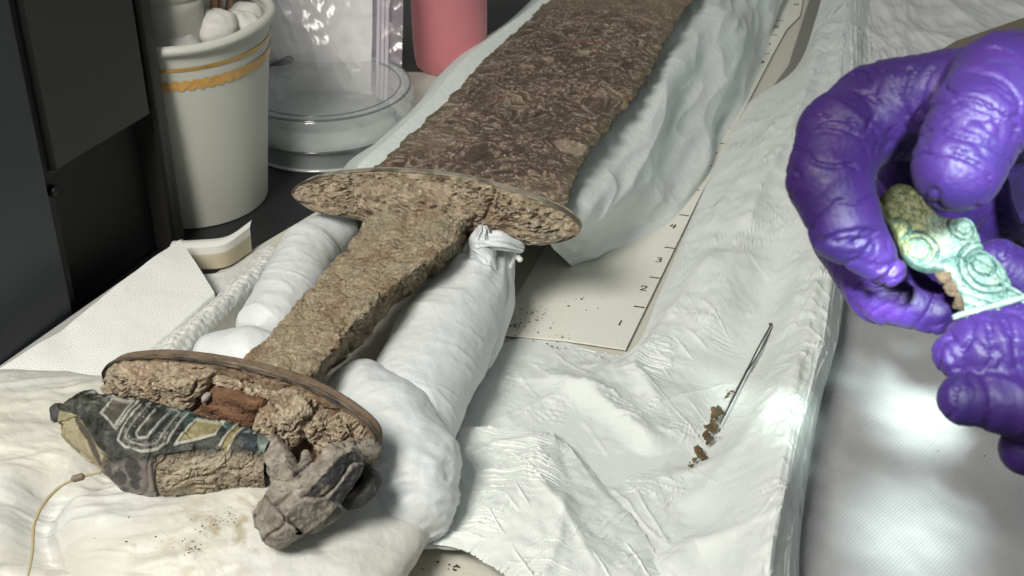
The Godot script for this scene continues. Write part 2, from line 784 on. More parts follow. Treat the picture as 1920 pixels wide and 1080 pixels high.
func make_instrument() -> void:
	var o := thing("dark_cabinet", "tall dark grey instrument cabinet with slanted panel at the left", "cabinet", Vector3(-15.76, -0.4, -40.5))
	var m_front := plain_mat(Color(0.03, 0.031, 0.03), 0.5)
	var m_side := plain_mat(Color(0.042, 0.05, 0.056), 0.5)
	var m_deep := plain_mat(Color(0.006, 0.006, 0.006), 0.6)
	var p1 := Vector3(-12.72, -0.4, -45.47)
	var p2 := Vector3(-15.36, -0.4, -39.52)
	var along := (p1 - p2).normalized()
	var inward := Vector3(along.z, 0, -along.x)
	if inward.z > 0:
		inward = -inward
	var wide := (p1 - p2).length()
	var tall := Vector3.UP * 24.0
	# recessed back, panel in front of it, post at the right, side wing at the left
	commit("recess", box(p2 + inward * 0.9, along * wide, tall, inward * 7.0, 0.1), m_deep, o)
	commit("post", box(p1 - along * 0.75, along * 0.75, tall, inward * 4.0, 0.12), plain_mat(Color(0.022, 0.021, 0.019), 0.45), o)
	commit("front_panel", box(p2 + Vector3.UP * 6.0 + along * 0.25 - inward * 0.1, along * (wide - 1.3), Vector3.UP * 18.0, inward * 0.95, 0.12), m_front, o)
	commit("seam", box(p2 + inward * 0.12 - along * 0.05, along * 0.3, tall, inward * 0.7, 0.02), m_deep, o)
	commit("side_wing", box(p2 - along * 9.0 - inward * 0.15, along * 8.95, tall, inward * 6.0, 0.25), m_side, o)
	commit("guide_rod", tube([p2 + along * 0.5 + inward * 0.5 + Vector3.UP * 2.2, p2 + along * 0.5 + inward * 0.5 + Vector3.UP * 6.2], [0.07, 0.07], 12, 8), plain_mat(Color(0.35, 0.34, 0.32), 0.3, 0.9), o)
	var hub := tube([p2 + along * 0.15 + Vector3.UP * 5.4 + inward * 0.4, p2 + along * 0.15 + Vector3.UP * 5.4 - inward * 0.12], [0.22, 0.2], 20, 10, 1.0)
	commit("screw", hub, plain_mat(Color(0.02, 0.02, 0.02), 0.3, 0.6), o)


func make_background_things() -> void:
	make_cup()
	make_dish()
	make_bag()
	# pink jar, standing on the cream card
	var at := Vector3(-3.22, -0.16, -61.68)
	var jar := thing("pink_jar", "round pink plastic jar standing behind the sword blade", "jar", at)
	var m_pink := plain_mat(Color(0.56, 0.19, 0.21), 0.6)
	m_pink.rim_enabled = true
	commit("body", face_out(lathe(at + Vector3(0.1, 0, -1.9), [Vector2(0.01, 0), Vector2(1.5, 0.02), Vector2(1.75, 0.25), Vector2(1.85, 1.2), Vector2(1.88, 3.0), Vector2(1.88, 6.0), Vector2(1.7, 6.6), Vector2(1.0, 6.9)], 64, true, 40)), m_pink, jar)
	commit("lid", face_out(lathe(at + Vector3(0.1, 6.9, -1.9), [Vector2(0.01, 1.0), Vector2(1.0, 1.0), Vector2(1.1, 0.9), Vector2(1.1, 0.02), Vector2(0.01, 0.0)], 48)), plain_mat(Color(0.5, 0.12, 0.13), 0.5), jar)


func make_cup() -> void:
	var c := Vector3(-13.26, -0.4, -49.71)
	var cup := thing("paper_cup", "white paper cup with gold band holding cotton and swabs", "cup", c)
	var m_white := plain_mat(Color(0.53, 0.535, 0.48), 0.5)
	m_white.cull_mode = BaseMaterial3D.CULL_DISABLED
	var r0 := 2.95
	var r1 := 3.8
	var hh := 8.0
	var wall := [Vector2(0.01, 0.35), Vector2(r0 - 0.1, 0.35), Vector2(r0, 0.0), Vector2(r0 + 0.04, 0.05), Vector2(lerpf(r0, r1, 0.5), hh * 0.5), Vector2(r1, hh - 0.25), Vector2(r1 - 0.04, hh - 0.2), Vector2(lerpf(r0, r1, 0.5) - 0.06, hh * 0.5), Vector2(r0 - 0.06, 0.45), Vector2(0.01, 0.45)]
	commit("wall", lathe(c, wall, 96), m_white, cup)
	var rim := grid(96, 16, func(u: float, v: float) -> Vector3:
		var a := u * TAU
		var b := v * TAU
		var wob := 0.06 * sin(a * 2.0 + 0.6) + 0.03 * sin(a * 5.0)
		return c + Vector3(cos(a) * (r1 + 0.08 + cos(b) * 0.2), hh - 0.15 + sin(b) * 0.2 + wob, sin(a) * (r1 + 0.08 + cos(b) * 0.2)), true)
	commit("rolled_rim", face_out(rim), m_white, cup)
	# printed gold: a thin line and a leafy band
	var gold := plain_mat(Color(0.55, 0.33, 0.09), 0.32, 0.55)
	var strip := func(y0: float, y1: float, wave: float, lift: float) -> Dictionary:
		return face_out(grid(240, 6, func(u: float, v: float) -> Vector3:
			var a := u * TAU
			var y := lerpf(y0, y1, v)
			if v < 0.01:
				y -= wave * absf(sin(a * 30.0))
			elif v > 0.99:
				y += wave * 0.6 * absf(cos(a * 30.0))
			var r := lerpf(r0, r1, y / hh) + lift
			return c + Vector3(cos(a) * r, y, sin(a) * r), true))
	commit("gold_line", strip.call(hh - 1.02, hh - 0.88, 0.0, 0.05), gold, cup)
	var band: Dictionary = strip.call(hh - 1.72, hh - 1.45, 0.12, 0.05)
	tint(band, func(p, _n, _uv): return mix(Color(0.62, 0.36, 0.10), Color(0.30, 0.15, 0.04), pits.get_noise_3dv(p * 1.4) * 1.2 + 0.7))
	commit("leaf_band", band, vertex_mat(0.35), cup)
	# what is in the cup
	var cotton := vertex_mat(0.95, noise_tex(0.05, 4, 41), 1.0, 0.04)
	var spots := [[Vector3(1.9, 7.6, 0.9), 0.95], [Vector3(2.8, 7.5, 0.2), 0.7], [Vector3(0.6, 7.3, 2.0), 0.9], [Vector3(2.6, 7.2, -1.2), 0.9], [Vector3(0.9, 7.4, -1.4), 1.1], [Vector3(-1.2, 7.3, 1.2), 1.2]]
	var names := ["cotton ball in the cup beside the wooden sticks", "small cotton ball against the right rim of the cup", "cotton ball low at the front of the cup", "cotton ball at the back right of the cup", "cotton ball behind the sticks in the cup", "cotton ball left of the roll in the cup"]
	for k in spots.size():
		var p: Vector3 = c + spots[k][0]
		var ball := face_out(grid(40, 24, func(u: float, v: float) -> Vector3: return p + Vector3(cos(u * TAU) * sin(v * PI), cos(v * PI) * 0.8, sin(u * TAU) * sin(v * PI)) * float(spots[k][1]), true))
		displace(ball, func(q, _n, _uv): return coarse.get_noise_3dv(q * 0.6) * 0.18)
		tint(ball, func(_p, _n, _uv): return Color(0.72, 0.7, 0.66))
		tag(commit("cotton_ball", ball, cotton), names[k], "cotton ball", "cotton balls in the cup")
	var roll := tube([c + Vector3(0.1, 5.0, 1.2), c + Vector3(0.2, 9.0, 1.2), c + Vector3(0.3, 11.5, 1.0)], [1.4, 1.4, 1.4], 48, 40)
	displace(roll, func(q, _n, _uv): return lumps.get_noise_3dv(q * 0.8) * 0.12 + coarse.get_noise_3dv(q * 0.5) * 0.05)
	tint(roll, func(_p, _n, _uv): return Color(0.66, 0.65, 0.58))
	tag(commit("cotton_roll", roll, cotton), "thick cream cotton roll standing in the paper cup", "cotton roll")
	var wood := plain_mat(Color(0.36, 0.2, 0.13), 0.6)
	var ends := [[Vector3(1.5, 5.5, -0.2), Vector3(1.95, 11.0, 0.3)], [Vector3(1.3, 5.5, -0.4), Vector3(2.35, 11.0, -0.6)], [Vector3(1.6, 5.5, -0.9), Vector3(2.6, 10.6, -1.3)]]
	var stick_names := ["brown wooden stick leaning nearest to the cotton roll", "brown wooden stick in the middle of three in the cup", "brown wooden stick nearest to the right cup rim"]
	for k in 3:
		tag(commit("wooden_stick", tube([c + ends[k][0], c + ends[k][1]], [0.14, 0.14], 12, 8), wood), stick_names[k], "stick", "wooden sticks in the cup")


func make_dish() -> void:
	var c := Vector3(-8.45, -0.4, -55.6)
	var dish := thing("petri_dish", "clear round lidded dish standing right of the paper cup", "dish", c)
	var g := glass_mat(0.22)
	var rim := glass_mat(0.45, Color(0.3, 0.33, 0.32))
	commit("base", face_out(lathe(c, [Vector2(0.01, 0.05), Vector2(3.75, 0.05), Vector2(3.85, 0.15), Vector2(3.85, 1.9)], 96)), g, dish)
	commit("lid", face_out(lathe(c, [Vector2(4.02, 1.05), Vector2(4.02, 2.25), Vector2(3.97, 2.42), Vector2(3.85, 2.5), Vector2(0.01, 2.5)], 96)), g, dish)
	var ring := func(y: float, r: float, w: float) -> Dictionary:
		return face_out(grid(120, 8, func(u: float, v: float) -> Vector3:
			return c + Vector3(cos(u * TAU) * (r + cos(v * TAU) * w), y + sin(v * TAU) * w, sin(u * TAU) * (r + cos(v * TAU) * w)), true))
	commit("rim", ring.call(2.47, 3.88, 0.06), rim, dish)
	commit("rim", ring.call(1.05, 4.03, 0.05), rim, dish)
	commit("rim", ring.call(2.5, 3.45, 0.035), rim, dish)
	commit("rim", ring.call(0.08, 3.8, 0.08), glass_mat(0.6, Color(0.85, 0.87, 0.86)), dish)
	# pale wad inside
	var wad := face_out(grid(90, 30, func(u: float, v: float) -> Vector3:
		var r := 3.2 * pow(sin(v * PI), 0.6)
		return c + Vector3(cos(u * TAU) * r, 0.75 - cos(v * PI) * 0.55, sin(u * TAU) * r), true))
	displace(wad, func(p, _n, _uv): return lumps.get_noise_3dv(p * 1.5) * 0.25 + coarse.get_noise_3dv(p) * 0.08)
	tint(wad, func(_p, _n, _uv): return Color(0.34, 0.35, 0.34))
	tag(commit("tissue_wad", wad, m_tissue), "grey white tissue wad inside the clear lidded dish", "tissue")
	# tweezers lying on the lid
	var steel := plain_mat(Color(0.3, 0.3, 0.3), 0.25, 1.0)
	var tw := thing("steel_clip", "small steel clip resting on the back of the clear dish lid", "clip", Vector3(-10.84, 2.1, -57.89))
	commit("jaw", tube([Vector3(-11.42, 2.25, -57.91), Vector3(-10.79, 2.25, -57.65), Vector3(-10.19, 2.3, -57.79)], [0.12, 0.1, 0.07], 12, 16), steel, tw)
	commit("jaw", tube([Vector3(-11.26, 2.25, -57.52), Vector3(-10.51, 2.5, -57.55), Vector3(-10.25, 2.6, -57.69), Vector3(-10.06, 2.4, -57.8)], [0.07, 0.07, 0.06, 0.05], 12, 20), steel, tw)


func make_bag() -> void:
	# zip bag leaning behind the dish, holding folded tissue
	var lo_l := Vector3(-12.34, -0.2, -58.08)
	var lo_r := Vector3(-5.21, -0.2, -57.65)
	var lean := Vector3(0.35, 8.2, -2.6)
	var bag := thing("zip_bag", "clear zip bag of folded white tissue standing behind the dish", "bag", (lo_l + lo_r) * 0.5)
	var film := glass_mat(0.13, Color(0.95, 0.9, 0.95), 0.2)
	for s in [-1.0, 1.0]:
		var sheet := grid(110, 90, func(u: float, v: float) -> Vector3:
			var p := lo_l.lerp(lo_r, u) + lean * v
			var puff := sin(clampf(u / 0.86, 0, 1) * PI) * sin(clampf(v * 0.9 + 0.08, 0, 1) * PI)
			return p + Vector3(0, 0, 1) * (s * (0.08 + 0.75 * puff) + folds.get_noise_3d(p.x * 0.25, p.y * 0.25, s * 9.0) * 0.16 + lumps.get_noise_3d(p.x * 0.9, p.y * 0.9, s * 4.0) * 0.12 + coarse.get_noise_3d(p.x * 0.8, p.y * 0.8, s * 6.0) * 0.06))
		commit("film", sheet, film, bag)
	var seal := glass_mat(0.35, Color(0.95, 0.93, 0.96))
	for k in 3:
		var u := 0.845 + k * 0.028
		var path := []
		for j in 9:
			var v := j / 8.0
			path.append(lo_l.lerp(lo_r, u) + lean * v + Vector3(0, 0, 0.32 + 0.06 * sin(v * 9.0 + k)))
		commit("zip_strip", tube(path, [0.09, 0.09], 10, 60), seal, bag)
	var fold := grid(120, 100, func(u: float, v: float) -> Vector3:
		var p := lo_l.lerp(lo_r, 0.03 + u * 0.77) + lean * (0.04 + v * 0.7)
		return p + Vector3(0, 0, 1) * (0.3 * sin(u * PI) * sin(v * PI) + lumps.get_noise_3d(p.x * 0.6, p.y * 0.9, 2.0) * 0.2 + coarse.get_noise_3d(p.x * 0.3, p.y * 0.5, 5.0) * 0.1 + crease.get_noise_2d(p.x * 0.8 + p.y * 0.3, p.y * 0.2) * 0.08))
	tint(fold, func(_p, _n, _uv): return Color(0.85, 0.85, 0.82))
	tag(commit("folded_tissue", fold, m_tissue), "folded white tissue inside the clear zip bag", "tissue")


# ---------------------------------------------------------------- padding round the sword
func pad_colour(p: Vector3, base: Color) -> Color:
	var s := lumps.get_noise_3dv(p * 0.6)
	return base * (1.0 + 0.05 * s)


func wrinkled(m: Dictionary, along: Vector3, amount: float, density := 1.0) -> void:
	# creases that run round the pad, i.e. vary quickly along it
	var a := along.normalized()
	displace(m, func(p, _n, _uv):
		var t: float = p.dot(a)
		var q: Vector3 = (p - a * t) * 0.35 + a * (t * 1.1 * density)
		var big := lumps.get_noise_3dv(p * 0.7)
		var c := crease.get_noise_3dv(q * 0.9 + Vector3(0, 3, 0))
		var patch := ramp(-0.15, 0.35, big)
		return amount * (0.6 * pow(maxf(c, 0.0), 5.0) * patch + 0.25 * (folds.get_noise_3dv(q * 0.7) - 0.3) + 0.3 * lumps.get_noise_3dv(q)) + 0.1 * big)


func make_padding() -> void:
	var cool := Color(0.66, 0.69, 0.695)
	var cream := Color(0.59, 0.58, 0.505)
	# --- long support under the blade
	var lo := [Vector3(-7.36, 0, -44.35), Vector3(-7.2, 0.3, -50.51), Vector3(-5.89, 0.3, -53.66), Vector3(-4.38, 0.3, -57.87), Vector3(-3.64, 0.3, -60.77), Vector3(-2.39, 0.3, -64.28), Vector3(-0.29, 0.3, -68.37), Vector3(1.51, 0.3, -73.26), Vector3(3.24, 0.3, -79.58)]
	var lt := [Vector3(-6.25, 2, -42.83), Vector3(-5.91, 2.9, -45.48), Vector3(-4.83, 2.9, -48.32), Vector3(-3.48, 2.9, -52.46), Vector3(-2.9, 2.9, -54.81), Vector3(-1.66, 2.9, -57.85), Vector3(0.78, 2.9, -62.19), Vector3(2.19, 2.9, -66.52), Vector3(4.11, 2.9, -72.31)]
	var lb := [Vector3(-4.97, 2.8, -42.17), Vector3(-5.02, 3.3, -44.14), Vector3(-3.94, 3.3, -47.27), Vector3(-2.63, 3.3, -50.71), Vector3(-1.39, 3.3, -54.44), Vector3(0.12, 3.3, -58.62), Vector3(1.97, 3.3, -63.35), Vector3(3.59, 3.3, -67.44), Vector3(5.61, 3.3, -72.95)]
	var rb := [Vector3(0.76, 2.6, -41.35), Vector3(1.92, 3.4, -41.65), Vector3(2.71, 3.4, -45.28), Vector3(4.01, 3.4, -48.39), Vector3(5.38, 3.4, -52.14), Vector3(6.66, 3.4, -56.18), Vector3(8.16, 3.4, -61.18), Vector3(9.38, 3.4, -65.05), Vector3(11.21, 3.4, -70.71)]
	var rm := [Vector3(1.56, 1.2, -42.27), Vector3(2.9, 2.4, -42.58), Vector3(4.36, 2.4, -45.26), Vector3(5.77, 2.4, -48.54), Vector3(7.1, 2.4, -51.93), Vector3(8.81, 2.4, -56.64), Vector3(10.66, 2.4, -62.08), Vector3(12.26, 2.4, -67.57), Vector3(14.42, 2.4, -73.91)]
	var rf := [Vector3(2.31, 0, -43.15), Vector3(3.87, 0.1, -44.18), Vector3(6.23, 0.1, -46.38), Vector3(8.01, 0.1, -50.01), Vector3(9.27, 0.1, -53.76), Vector3(11.22, 0.1, -58.83), Vector3(13.28, 0.1, -65.54), Vector3(15.26, 0.1, -72.48), Vector3(17.83, 0.1, -81.27)]
	var fn := func(u: float, v: float) -> Vector3:
		var line := [catmull(lo, v), catmull(lt, v), catmull(lb, v), catmull(rb, v), catmull(rm, v), catmull(rf, v)]
		return catmull(line, u)
	var pad := face_up(grid(220, 260, fn))
	var run := AXIS
	displace(pad, func(p, _n, uv):
		var t: float = p.dot(run)
		var q: Vector3 = (p - run * t) * 0.9 + run * (t * 0.28)
		var edge_fade := ramp(0.0, 0.08, uv.x) * ramp(1.0, 0.97, uv.x)
		var right := ramp(0.55, 0.7, uv.x)
		return edge_fade * ((folds.get_noise_3dv(q * 0.2) - 0.25) * (0.1 + 0.5 * right) + lumps.get_noise_3dv(q * 0.6) * 0.3 * right + coarse.get_noise_3dv(q * 0.4) * 0.02))
	tint(pad, func(p, _n, _uv): return pad_colour(p, Color(0.66, 0.71, 0.69)))
	tag(commit("blade_support", pad, m_pad), "long pale green white padded support lying under the dark blade", "pad")

	# --- upper right pad with a tied top, beside the grip
	var o := thing("tied_pad", "white padded bag with a twisted tied top, right of the grip", "pad", Vector3(-2.41, 0, -38.77))
	var up_pad := tube([Vector3(-0.96, 2.6, -40.13), Vector3(-1.41, 1.9, -38.51), Vector3(-2.24, 1.5, -35.86), Vector3(-2.98, 1.4, -32.53), Vector3(-3.17, 1.2, -30.47)], [0.75, 1.35, 1.65, 1.6, 1.3], 110, 170, 0.95)
	wrinkled(up_pad, Vector3(-0.92, 1.7, -41.4) - Vector3(-2.98, 1.4, -32.53), 0.10)
	displace(up_pad, func(_p, _n, uv): return 0.13 * ramp(0.5, 0.1, uv.y) * (crease.get_noise_3d(cos(uv.x * TAU) * 1.6, sin(uv.x * TAU) * 1.6, uv.y * 1.5) - 0.3))
	tint(up_pad, func(p, _n, _uv): return pad_colour(p, cool))
	commit("body", up_pad, m_pad, o)
	var flap := tube([Vector3(-0.33, 2.4, -40.03), Vector3(-0.63, 1.5, -38.47), Vector3(-1.06, 0.9, -36.76), Vector3(-1.61, 0.7, -34.62)], [0.45, 0.75, 0.7, 0.45], 70, 120, 1.1)
	wrinkled(flap, SIDE, 0.16, 1.2)
	tint(flap, func(p, _n, _uv): return pad_colour(p, cool))
	commit("side_fold", flap, m_pad, o)
	var knot := tube([Vector3(-1.21, 2.5, -38.74), Vector3(-1.04, 3.3, -38.9), Vector3(-0.98, 4, -38.82)], [0.85, 0.5, 0.1], 90, 90, 0.8)
	var flare := tube([Vector3(-1.07, 3.5, -38.91), Vector3(-0.39, 3.6, -38.73), Vector3(0.25, 3.25, -38.92)], [0.34, 0.3, 0.13], 70, 70, 0.7)
	for part in [knot, flare]:
		displace(part, func(p, _n, uv): return 0.13 * (crease.get_noise_3d(cos(uv.x * TAU) * 1.3, sin(uv.x * TAU) * 1.3, uv.y * 0.7) - 0.2) + 0.03 * coarse.get_noise_3dv(p * 0.7))
		tint(part, func(p, _n, _uv): return pad_colour(p, cool))
	commit("pinched_peak", knot, m_pad, o)
	commit("twisted_end", flare, m_pad, o)
	var tail := tube([Vector3(0.14, 3.1, -39.18), Vector3(0.04, 2.6, -39.18), Vector3(-0.18, 2, -39.12), Vector3(-0.18, 1.7, -39.01)], [0.05, 0.06, 0.05, 0.04], 10, 30)
	tint(tail, func(_p, _n, _uv): return Color(0.75, 0.75, 0.72))
	commit("tie_tail", tail, m_pad, o)
	var bead := tube([Vector3(0.18, 2.9, -38.95), Vector3(0.29, 2.8, -38.83)], [0.1, 0.1], 12, 10)
	tint(bead, func(_p, _n, _uv): return Color(0.75, 0.75, 0.72))
	commit("tie_bead", bead, m_pad, o)

	# --- front pad right of the pommel
	var front := tube([Vector3(-4.58, 2.1, -32.25), Vector3(-3.78, 1.9, -30.83), Vector3(-3.07, 1.6, -29.26), Vector3(-2.69, 1.2, -27.81)], [1.05, 1.55, 1.62, 1.25], 110, 150, 0.95)
	displace(front, func(p, _n, uv): return lumps.get_noise_3dv(p * 0.8) * 0.16 + (folds.get_noise_3d(p.x * 0.25, p.y * 0.9, p.z * 0.9) - 0.3) * 0.1 * ramp(0.45, 0.75, uv.y) + coarse.get_noise_3dv(p * 0.5) * 0.04)
	tint(front, func(p, _n, _uv): return pad_colour(p, cool))
	tag(commit("front_pad", front, m_pad), "smooth white rounded pad between the pommel and the crumpled tissue", "pad")

	# --- left of the grip
	var left := tube([Vector3(-6.25, 1.9, -42.81), Vector3(-7.19, 1.6, -41.57), Vector3(-7.58, 1.4, -39.15), Vector3(-8.04, 1.2, -36.95)], [0.75, 1.15, 1.2, 1.1], 80, 150, 0.95)
	wrinkled(left, Vector3(-6.25, 1.9, -42.81) - Vector3(-8.04, 1.2, -36.95), 0.09, 1.3)
	tint(left, func(p, _n, _uv): return pad_colour(p, cool))
	tag(commit("wrapped_pad", left, m_pad), "white wrapped pad with wound creases along the left of the grip", "pad")
	var small := tube([Vector3(-9.31, 2, -34.16), Vector3(-8.05, 2.3, -33.93), Vector3(-6.94, 1.8, -33.93)], [0.85, 0.95, 0.9], 60, 80, 0.9)
	displace(small, func(p, _n, _uv): return lumps.get_noise_3dv(p) * 0.08)
	tint(small, func(p, _n, _uv): return pad_colour(p, cool))
	tag(commit("small_pad", small, m_pad), "small smooth white pad showing left of the grip above the pommel", "pad")

	# --- cream cushion under the pommel
	var c := Vector3(-9.53, 0, -28.73)
	var ex := (Vector3(-2.48, 0, -27.11) - Vector3(-9.53, 0, -28.73)).normalized()
	var ez := Vector3(-ex.z, 0, ex.x)
	var tie := flat([Vector3(-11.84, 2, -23.33), Vector3(-12.13, 2, -25.37), Vector3(-12.44, 2, -26.68), Vector3(-12.36, 2, -27.75), Vector3(-11.57, 2.3, -28.17), Vector3(-11.04, 2, -28.77)])
	var cushion := face_out(grid(300, 150, func(u: float, v: float) -> Vector3:
		var a := u * TAU
		var b := (v - 0.5) * PI
		var ca := signf(cos(a)) * pow(absf(cos(a)), 0.62)
		var sa := signf(sin(a)) * pow(absf(sin(a)), 0.62)
		var cb := pow(cos(b), 0.62)
		var sb := signf(sin(b)) * pow(absf(sin(b)), 0.85)
		var stretch := 7.4 if ca > 0 else 10.5
		return c + ex * (ca * cb * stretch) + ez * (sa * cb * 4.4) + Vector3.UP * (1.15 + sb * 1.35), true))
	displace(cushion, func(p, n, _uv):
		var q := Vector2(p.x, p.z)
		var d := near_polyline(q, tie).x
		var up := clampf(n.y * 1.5, 0.0, 1.0)
		var pinch := -0.95 * exp(-d * d / 0.5) * up - 0.15 * exp(-d * d / 5.0)
		var to_tie := exp(-d * 0.35)
		var w := folds.get_noise_3d(p.x * 0.22, 3.0, p.z * 0.75 + p.x * 0.12) - 0.3
		return pinch + lumps.get_noise_3dv(p * 0.55) * 0.22 + w * (0.03 + 0.3 * to_tie) * up + coarse.get_noise_3dv(p * 0.6) * 0.035)
	var stain := Vector3(-6.96, 2.5, -26.32)
	var stain_b := Vector3(-7.87, 2.5, -25.02)
	tint(cushion, func(p, _n, _uv):
		var s := ramp(-0.4, 0.5, lumps.get_noise_3dv(p * 0.35))
		var cover := mix(Color(0.60, 0.60, 0.575), cream, s)
		# earth rubbed into the cover beside the broken terminal
		var near := exp(-Vector2(p.x - stain.x, p.z - stain.z).length_squared() / 2.2) + 0.6 * exp(-Vector2(p.x - stain_b.x, p.z - stain_b.z).length_squared() / 1.6)
		return mix(cover, Color(0.36, 0.29, 0.19), near * ramp(0.0, 0.45, coarse.get_noise_3dv(p) + 0.25 * grain.get_noise_3dv(p)) * 0.65))
	var cu := thing("cream_cushion", "large cream padded cushion under the ornate pommel at the front", "cushion", c)
	commit("cover", cushion, m_pad, cu)
	var band_mat := plain_mat(Color(0.42, 0.36, 0.2), 0.5)
	var band_path := [Vector3(-12.04, 1.95, -24.28), Vector3(-12.13, 2.15, -25.21), Vector3(-12.36, 2.25, -26.19), Vector3(-12.31, 2.35, -26.91), Vector3(-12.08, 2.4, -27.5), Vector3(-11.73, 2.45, -27.81)]
	var t := thing("elastic_tie", "thin yellowish elastic tie with a crimp round the cream cushion", "tie", Vector3(-12.34, 2.2, -27.3))
	commit("band", tube(band_path, [0.03, 0.045, 0.045, 0.03], 10, 60), band_mat, t)
	commit("crimp", tube([Vector3(-11.75, 2.5, -27.75), Vector3(-11.51, 2.5, -27.86)], [0.1, 0.1], 12, 8), plain_mat(Color(0.2, 0.16, 0.11), 0.6), t)
	commit("tail", tube([Vector3(-11.51, 2.5, -27.86), Vector3(-11.08, 2.45, -28.08)], [0.03, 0.03], 8, 8), band_mat, t)

	# --- folded paper towel leaning on the cabinet
	var towel_mat := vertex_mat(0.85, noise_tex(0.04, 3, 51, 256), 0.7, 0.03)
	var near_row := [Vector3(-16.24, 0.9, -31.61), Vector3(-15.35, 0.95, -32.52), Vector3(-12.82, 1, -34.14), Vector3(-11.68, 1, -36.86), Vector3(-10.46, 1, -39.77)]
	var far_row := [Vector3(-17.5, 1.5, -32.81), Vector3(-16, 1.6, -34.22), Vector3(-14.47, 1.6, -37.08), Vector3(-13.27, 1.65, -39.81), Vector3(-12.14, 1.6, -42.39)]
	var towel := thing("paper_towel", "folded white embossed paper towel along the dark cabinet", "paper towel", Vector3(-14.02, 0, -37.78))
	for layer in 2:
		var down := 0.34 * layer
		var s := draped([near_row, far_row], 120, 60, func(p, u, v): return -down + 0.05 * lumps.get_noise_3dv(p * 0.8) + 0.1 * sin(v * PI) - 0.1 * exp(-pow((u - 0.45) / 0.05, 2.0)) * v)
		tint(s, func(_p, _n, _uv): return Color(0.8, 0.81, 0.78))
		commit("layer", s, towel_mat, towel)
	var lip := grid(120, 10, func(u: float, v: float) -> Vector3:
		var p: Vector3 = catmull(near_row, u)
		return p + Vector3(0, -0.17 + 0.17 * cos(v * PI) + 0.05 * lumps.get_noise_3dv(p * 0.8), 0) + (Vector3(-10.46, 1, -39.77) - Vector3(-12.44, 1, -43.45)).normalized() * (0.14 * sin(v * PI)))
	tint(lip, func(_p, _n, _uv): return Color(0.8, 0.81, 0.78))
	commit("fold", lip, towel_mat, towel)
	var base := slab([Vector3(-16.11, 0, -33.58), Vector3(-13.19, 0, -35.59), Vector3(-10.89, 0, -40.87), Vector3(-12.58, 0, -44.35), Vector3(-16.82, 0, -35.74)], 0.0, 0.55, 0.05)
	tint(base, func(_p, _n, _uv): return Color(0.5, 0.5, 0.48))
	tag(commit("foam_strip", base, towel_mat), "white foam strip lying under the folded paper towel", "foam")

	# --- bubble wrap beside it
	var wrap := thing("bubble_wrap", "translucent strip of bubble wrap between paper towel and pads", "bubble wrap", Vector3(-10.65, 0, -40.16))
	var wrap_mat := vertex_mat(0.12)
	wrap_mat.clearcoat_enabled = true
	wrap_mat.clearcoat = 0.5
	var ribbon := draped([[Vector3(-12.97, 0.5, -35.04), Vector3(-11.46, 0.5, -38.01), Vector3(-10.25, 0.4, -41.33), Vector3(-9.51, 0.3, -43.91)], [Vector3(-12.01, 1.25, -34.72), Vector3(-10.68, 1.25, -37.32), Vector3(-9.56, 1.1, -40.54), Vector3(-9.07, 0.8, -43.28)], [Vector3(-11.22, 0.9, -34.77), Vector3(-10.09, 0.9, -37.73), Vector3(-8.98, 0.8, -40.85), Vector3(-8.12, 0.5, -43.48)], [Vector3(-10.79, 0.1, -35.45), Vector3(-9.76, 0.1, -38.45), Vector3(-8.79, 0.1, -41.08), Vector3(-7.84, 0.1, -43.37)]], 260, 110, func(p, _u, _v):
		var g := Vector2(p.x + p.z * 0.55, p.z * 0.9) / 0.26
		g.x += 0.5 * (int(floor(g.y)) % 2)
		var d := (g - Vector2(floor(g.x) + 0.5, floor(g.y) + 0.5)).length()
		return 0.04 * sqrt(maxf(0.0, 1.0 - pow(d / 0.48, 2.0))) + 0.1 * coarse.get_noise_3dv(p * 0.8))
	tint(ribbon, func(_p, _n, _uv): return Color(0.66, 0.67, 0.65))
	commit("bubbled_film", ribbon, wrap_mat, wrap)
	# curled foam offcut standing at the end of the towel
	var off := thing("foam_offcut", "small curled white foam offcut behind the paper towel corner", "foam", Vector3(-11.28, 0, -43.95))
	var curl_lo := [Vector3(-12.7, 0.1, -42.78), Vector3(-11.74, 0.1, -42.78), Vector3(-10.68, 0.1, -42.98), Vector3(-9.94, 0.1, -44.18)]
	var off_mat := vertex_mat(0.6)
	var face := grid(60, 14, func(u: float, v: float) -> Vector3: return catmull(curl_lo, u) + Vector3.UP * (v * (0.8 + 0.15 * u)) + Vector3(0, 0, -0.12 * v))
	tint(face, func(_p, _n, uv): return mix(Color(0.5, 0.45, 0.32), Color(0.72, 0.71, 0.65), ramp(0.62, 0.7, uv.y)))
	commit("side", face, off_mat, off)
	var top := grid(60, 10, func(u: float, v: float) -> Vector3: return catmull(curl_lo, u) + Vector3(0, 0.8 + 0.15 * u, -0.12) + Vector3(0, 0.07 * sin(v * PI), -0.62 * v))
	tint(top, func(_p, _n, _uv): return Color(0.72, 0.72, 0.68))
	commit("top", face_up(top), off_mat, off)
	var film := draped([[Vector3(-10.95, 0.3, -40.39), Vector3(-10.17, 0.35, -40.86), Vector3(-9.5, 0.25, -42.53)], [Vector3(-11.48, 0.5, -41.73), Vector3(-10.53, 0.55, -41.91), Vector3(-9.69, 0.3, -43.51)]], 40, 30, func(p, _u, _v): return 0.08 * lumps.get_noise_3dv(p * 1.5))
	tint(film, func(_p, _n, _uv): return Color(0.6, 0.6, 0.58))
	tag(commit("plastic_scrap", film, off_mat), "grey white plastic scrap in front of the curled foam offcut", "plastic")
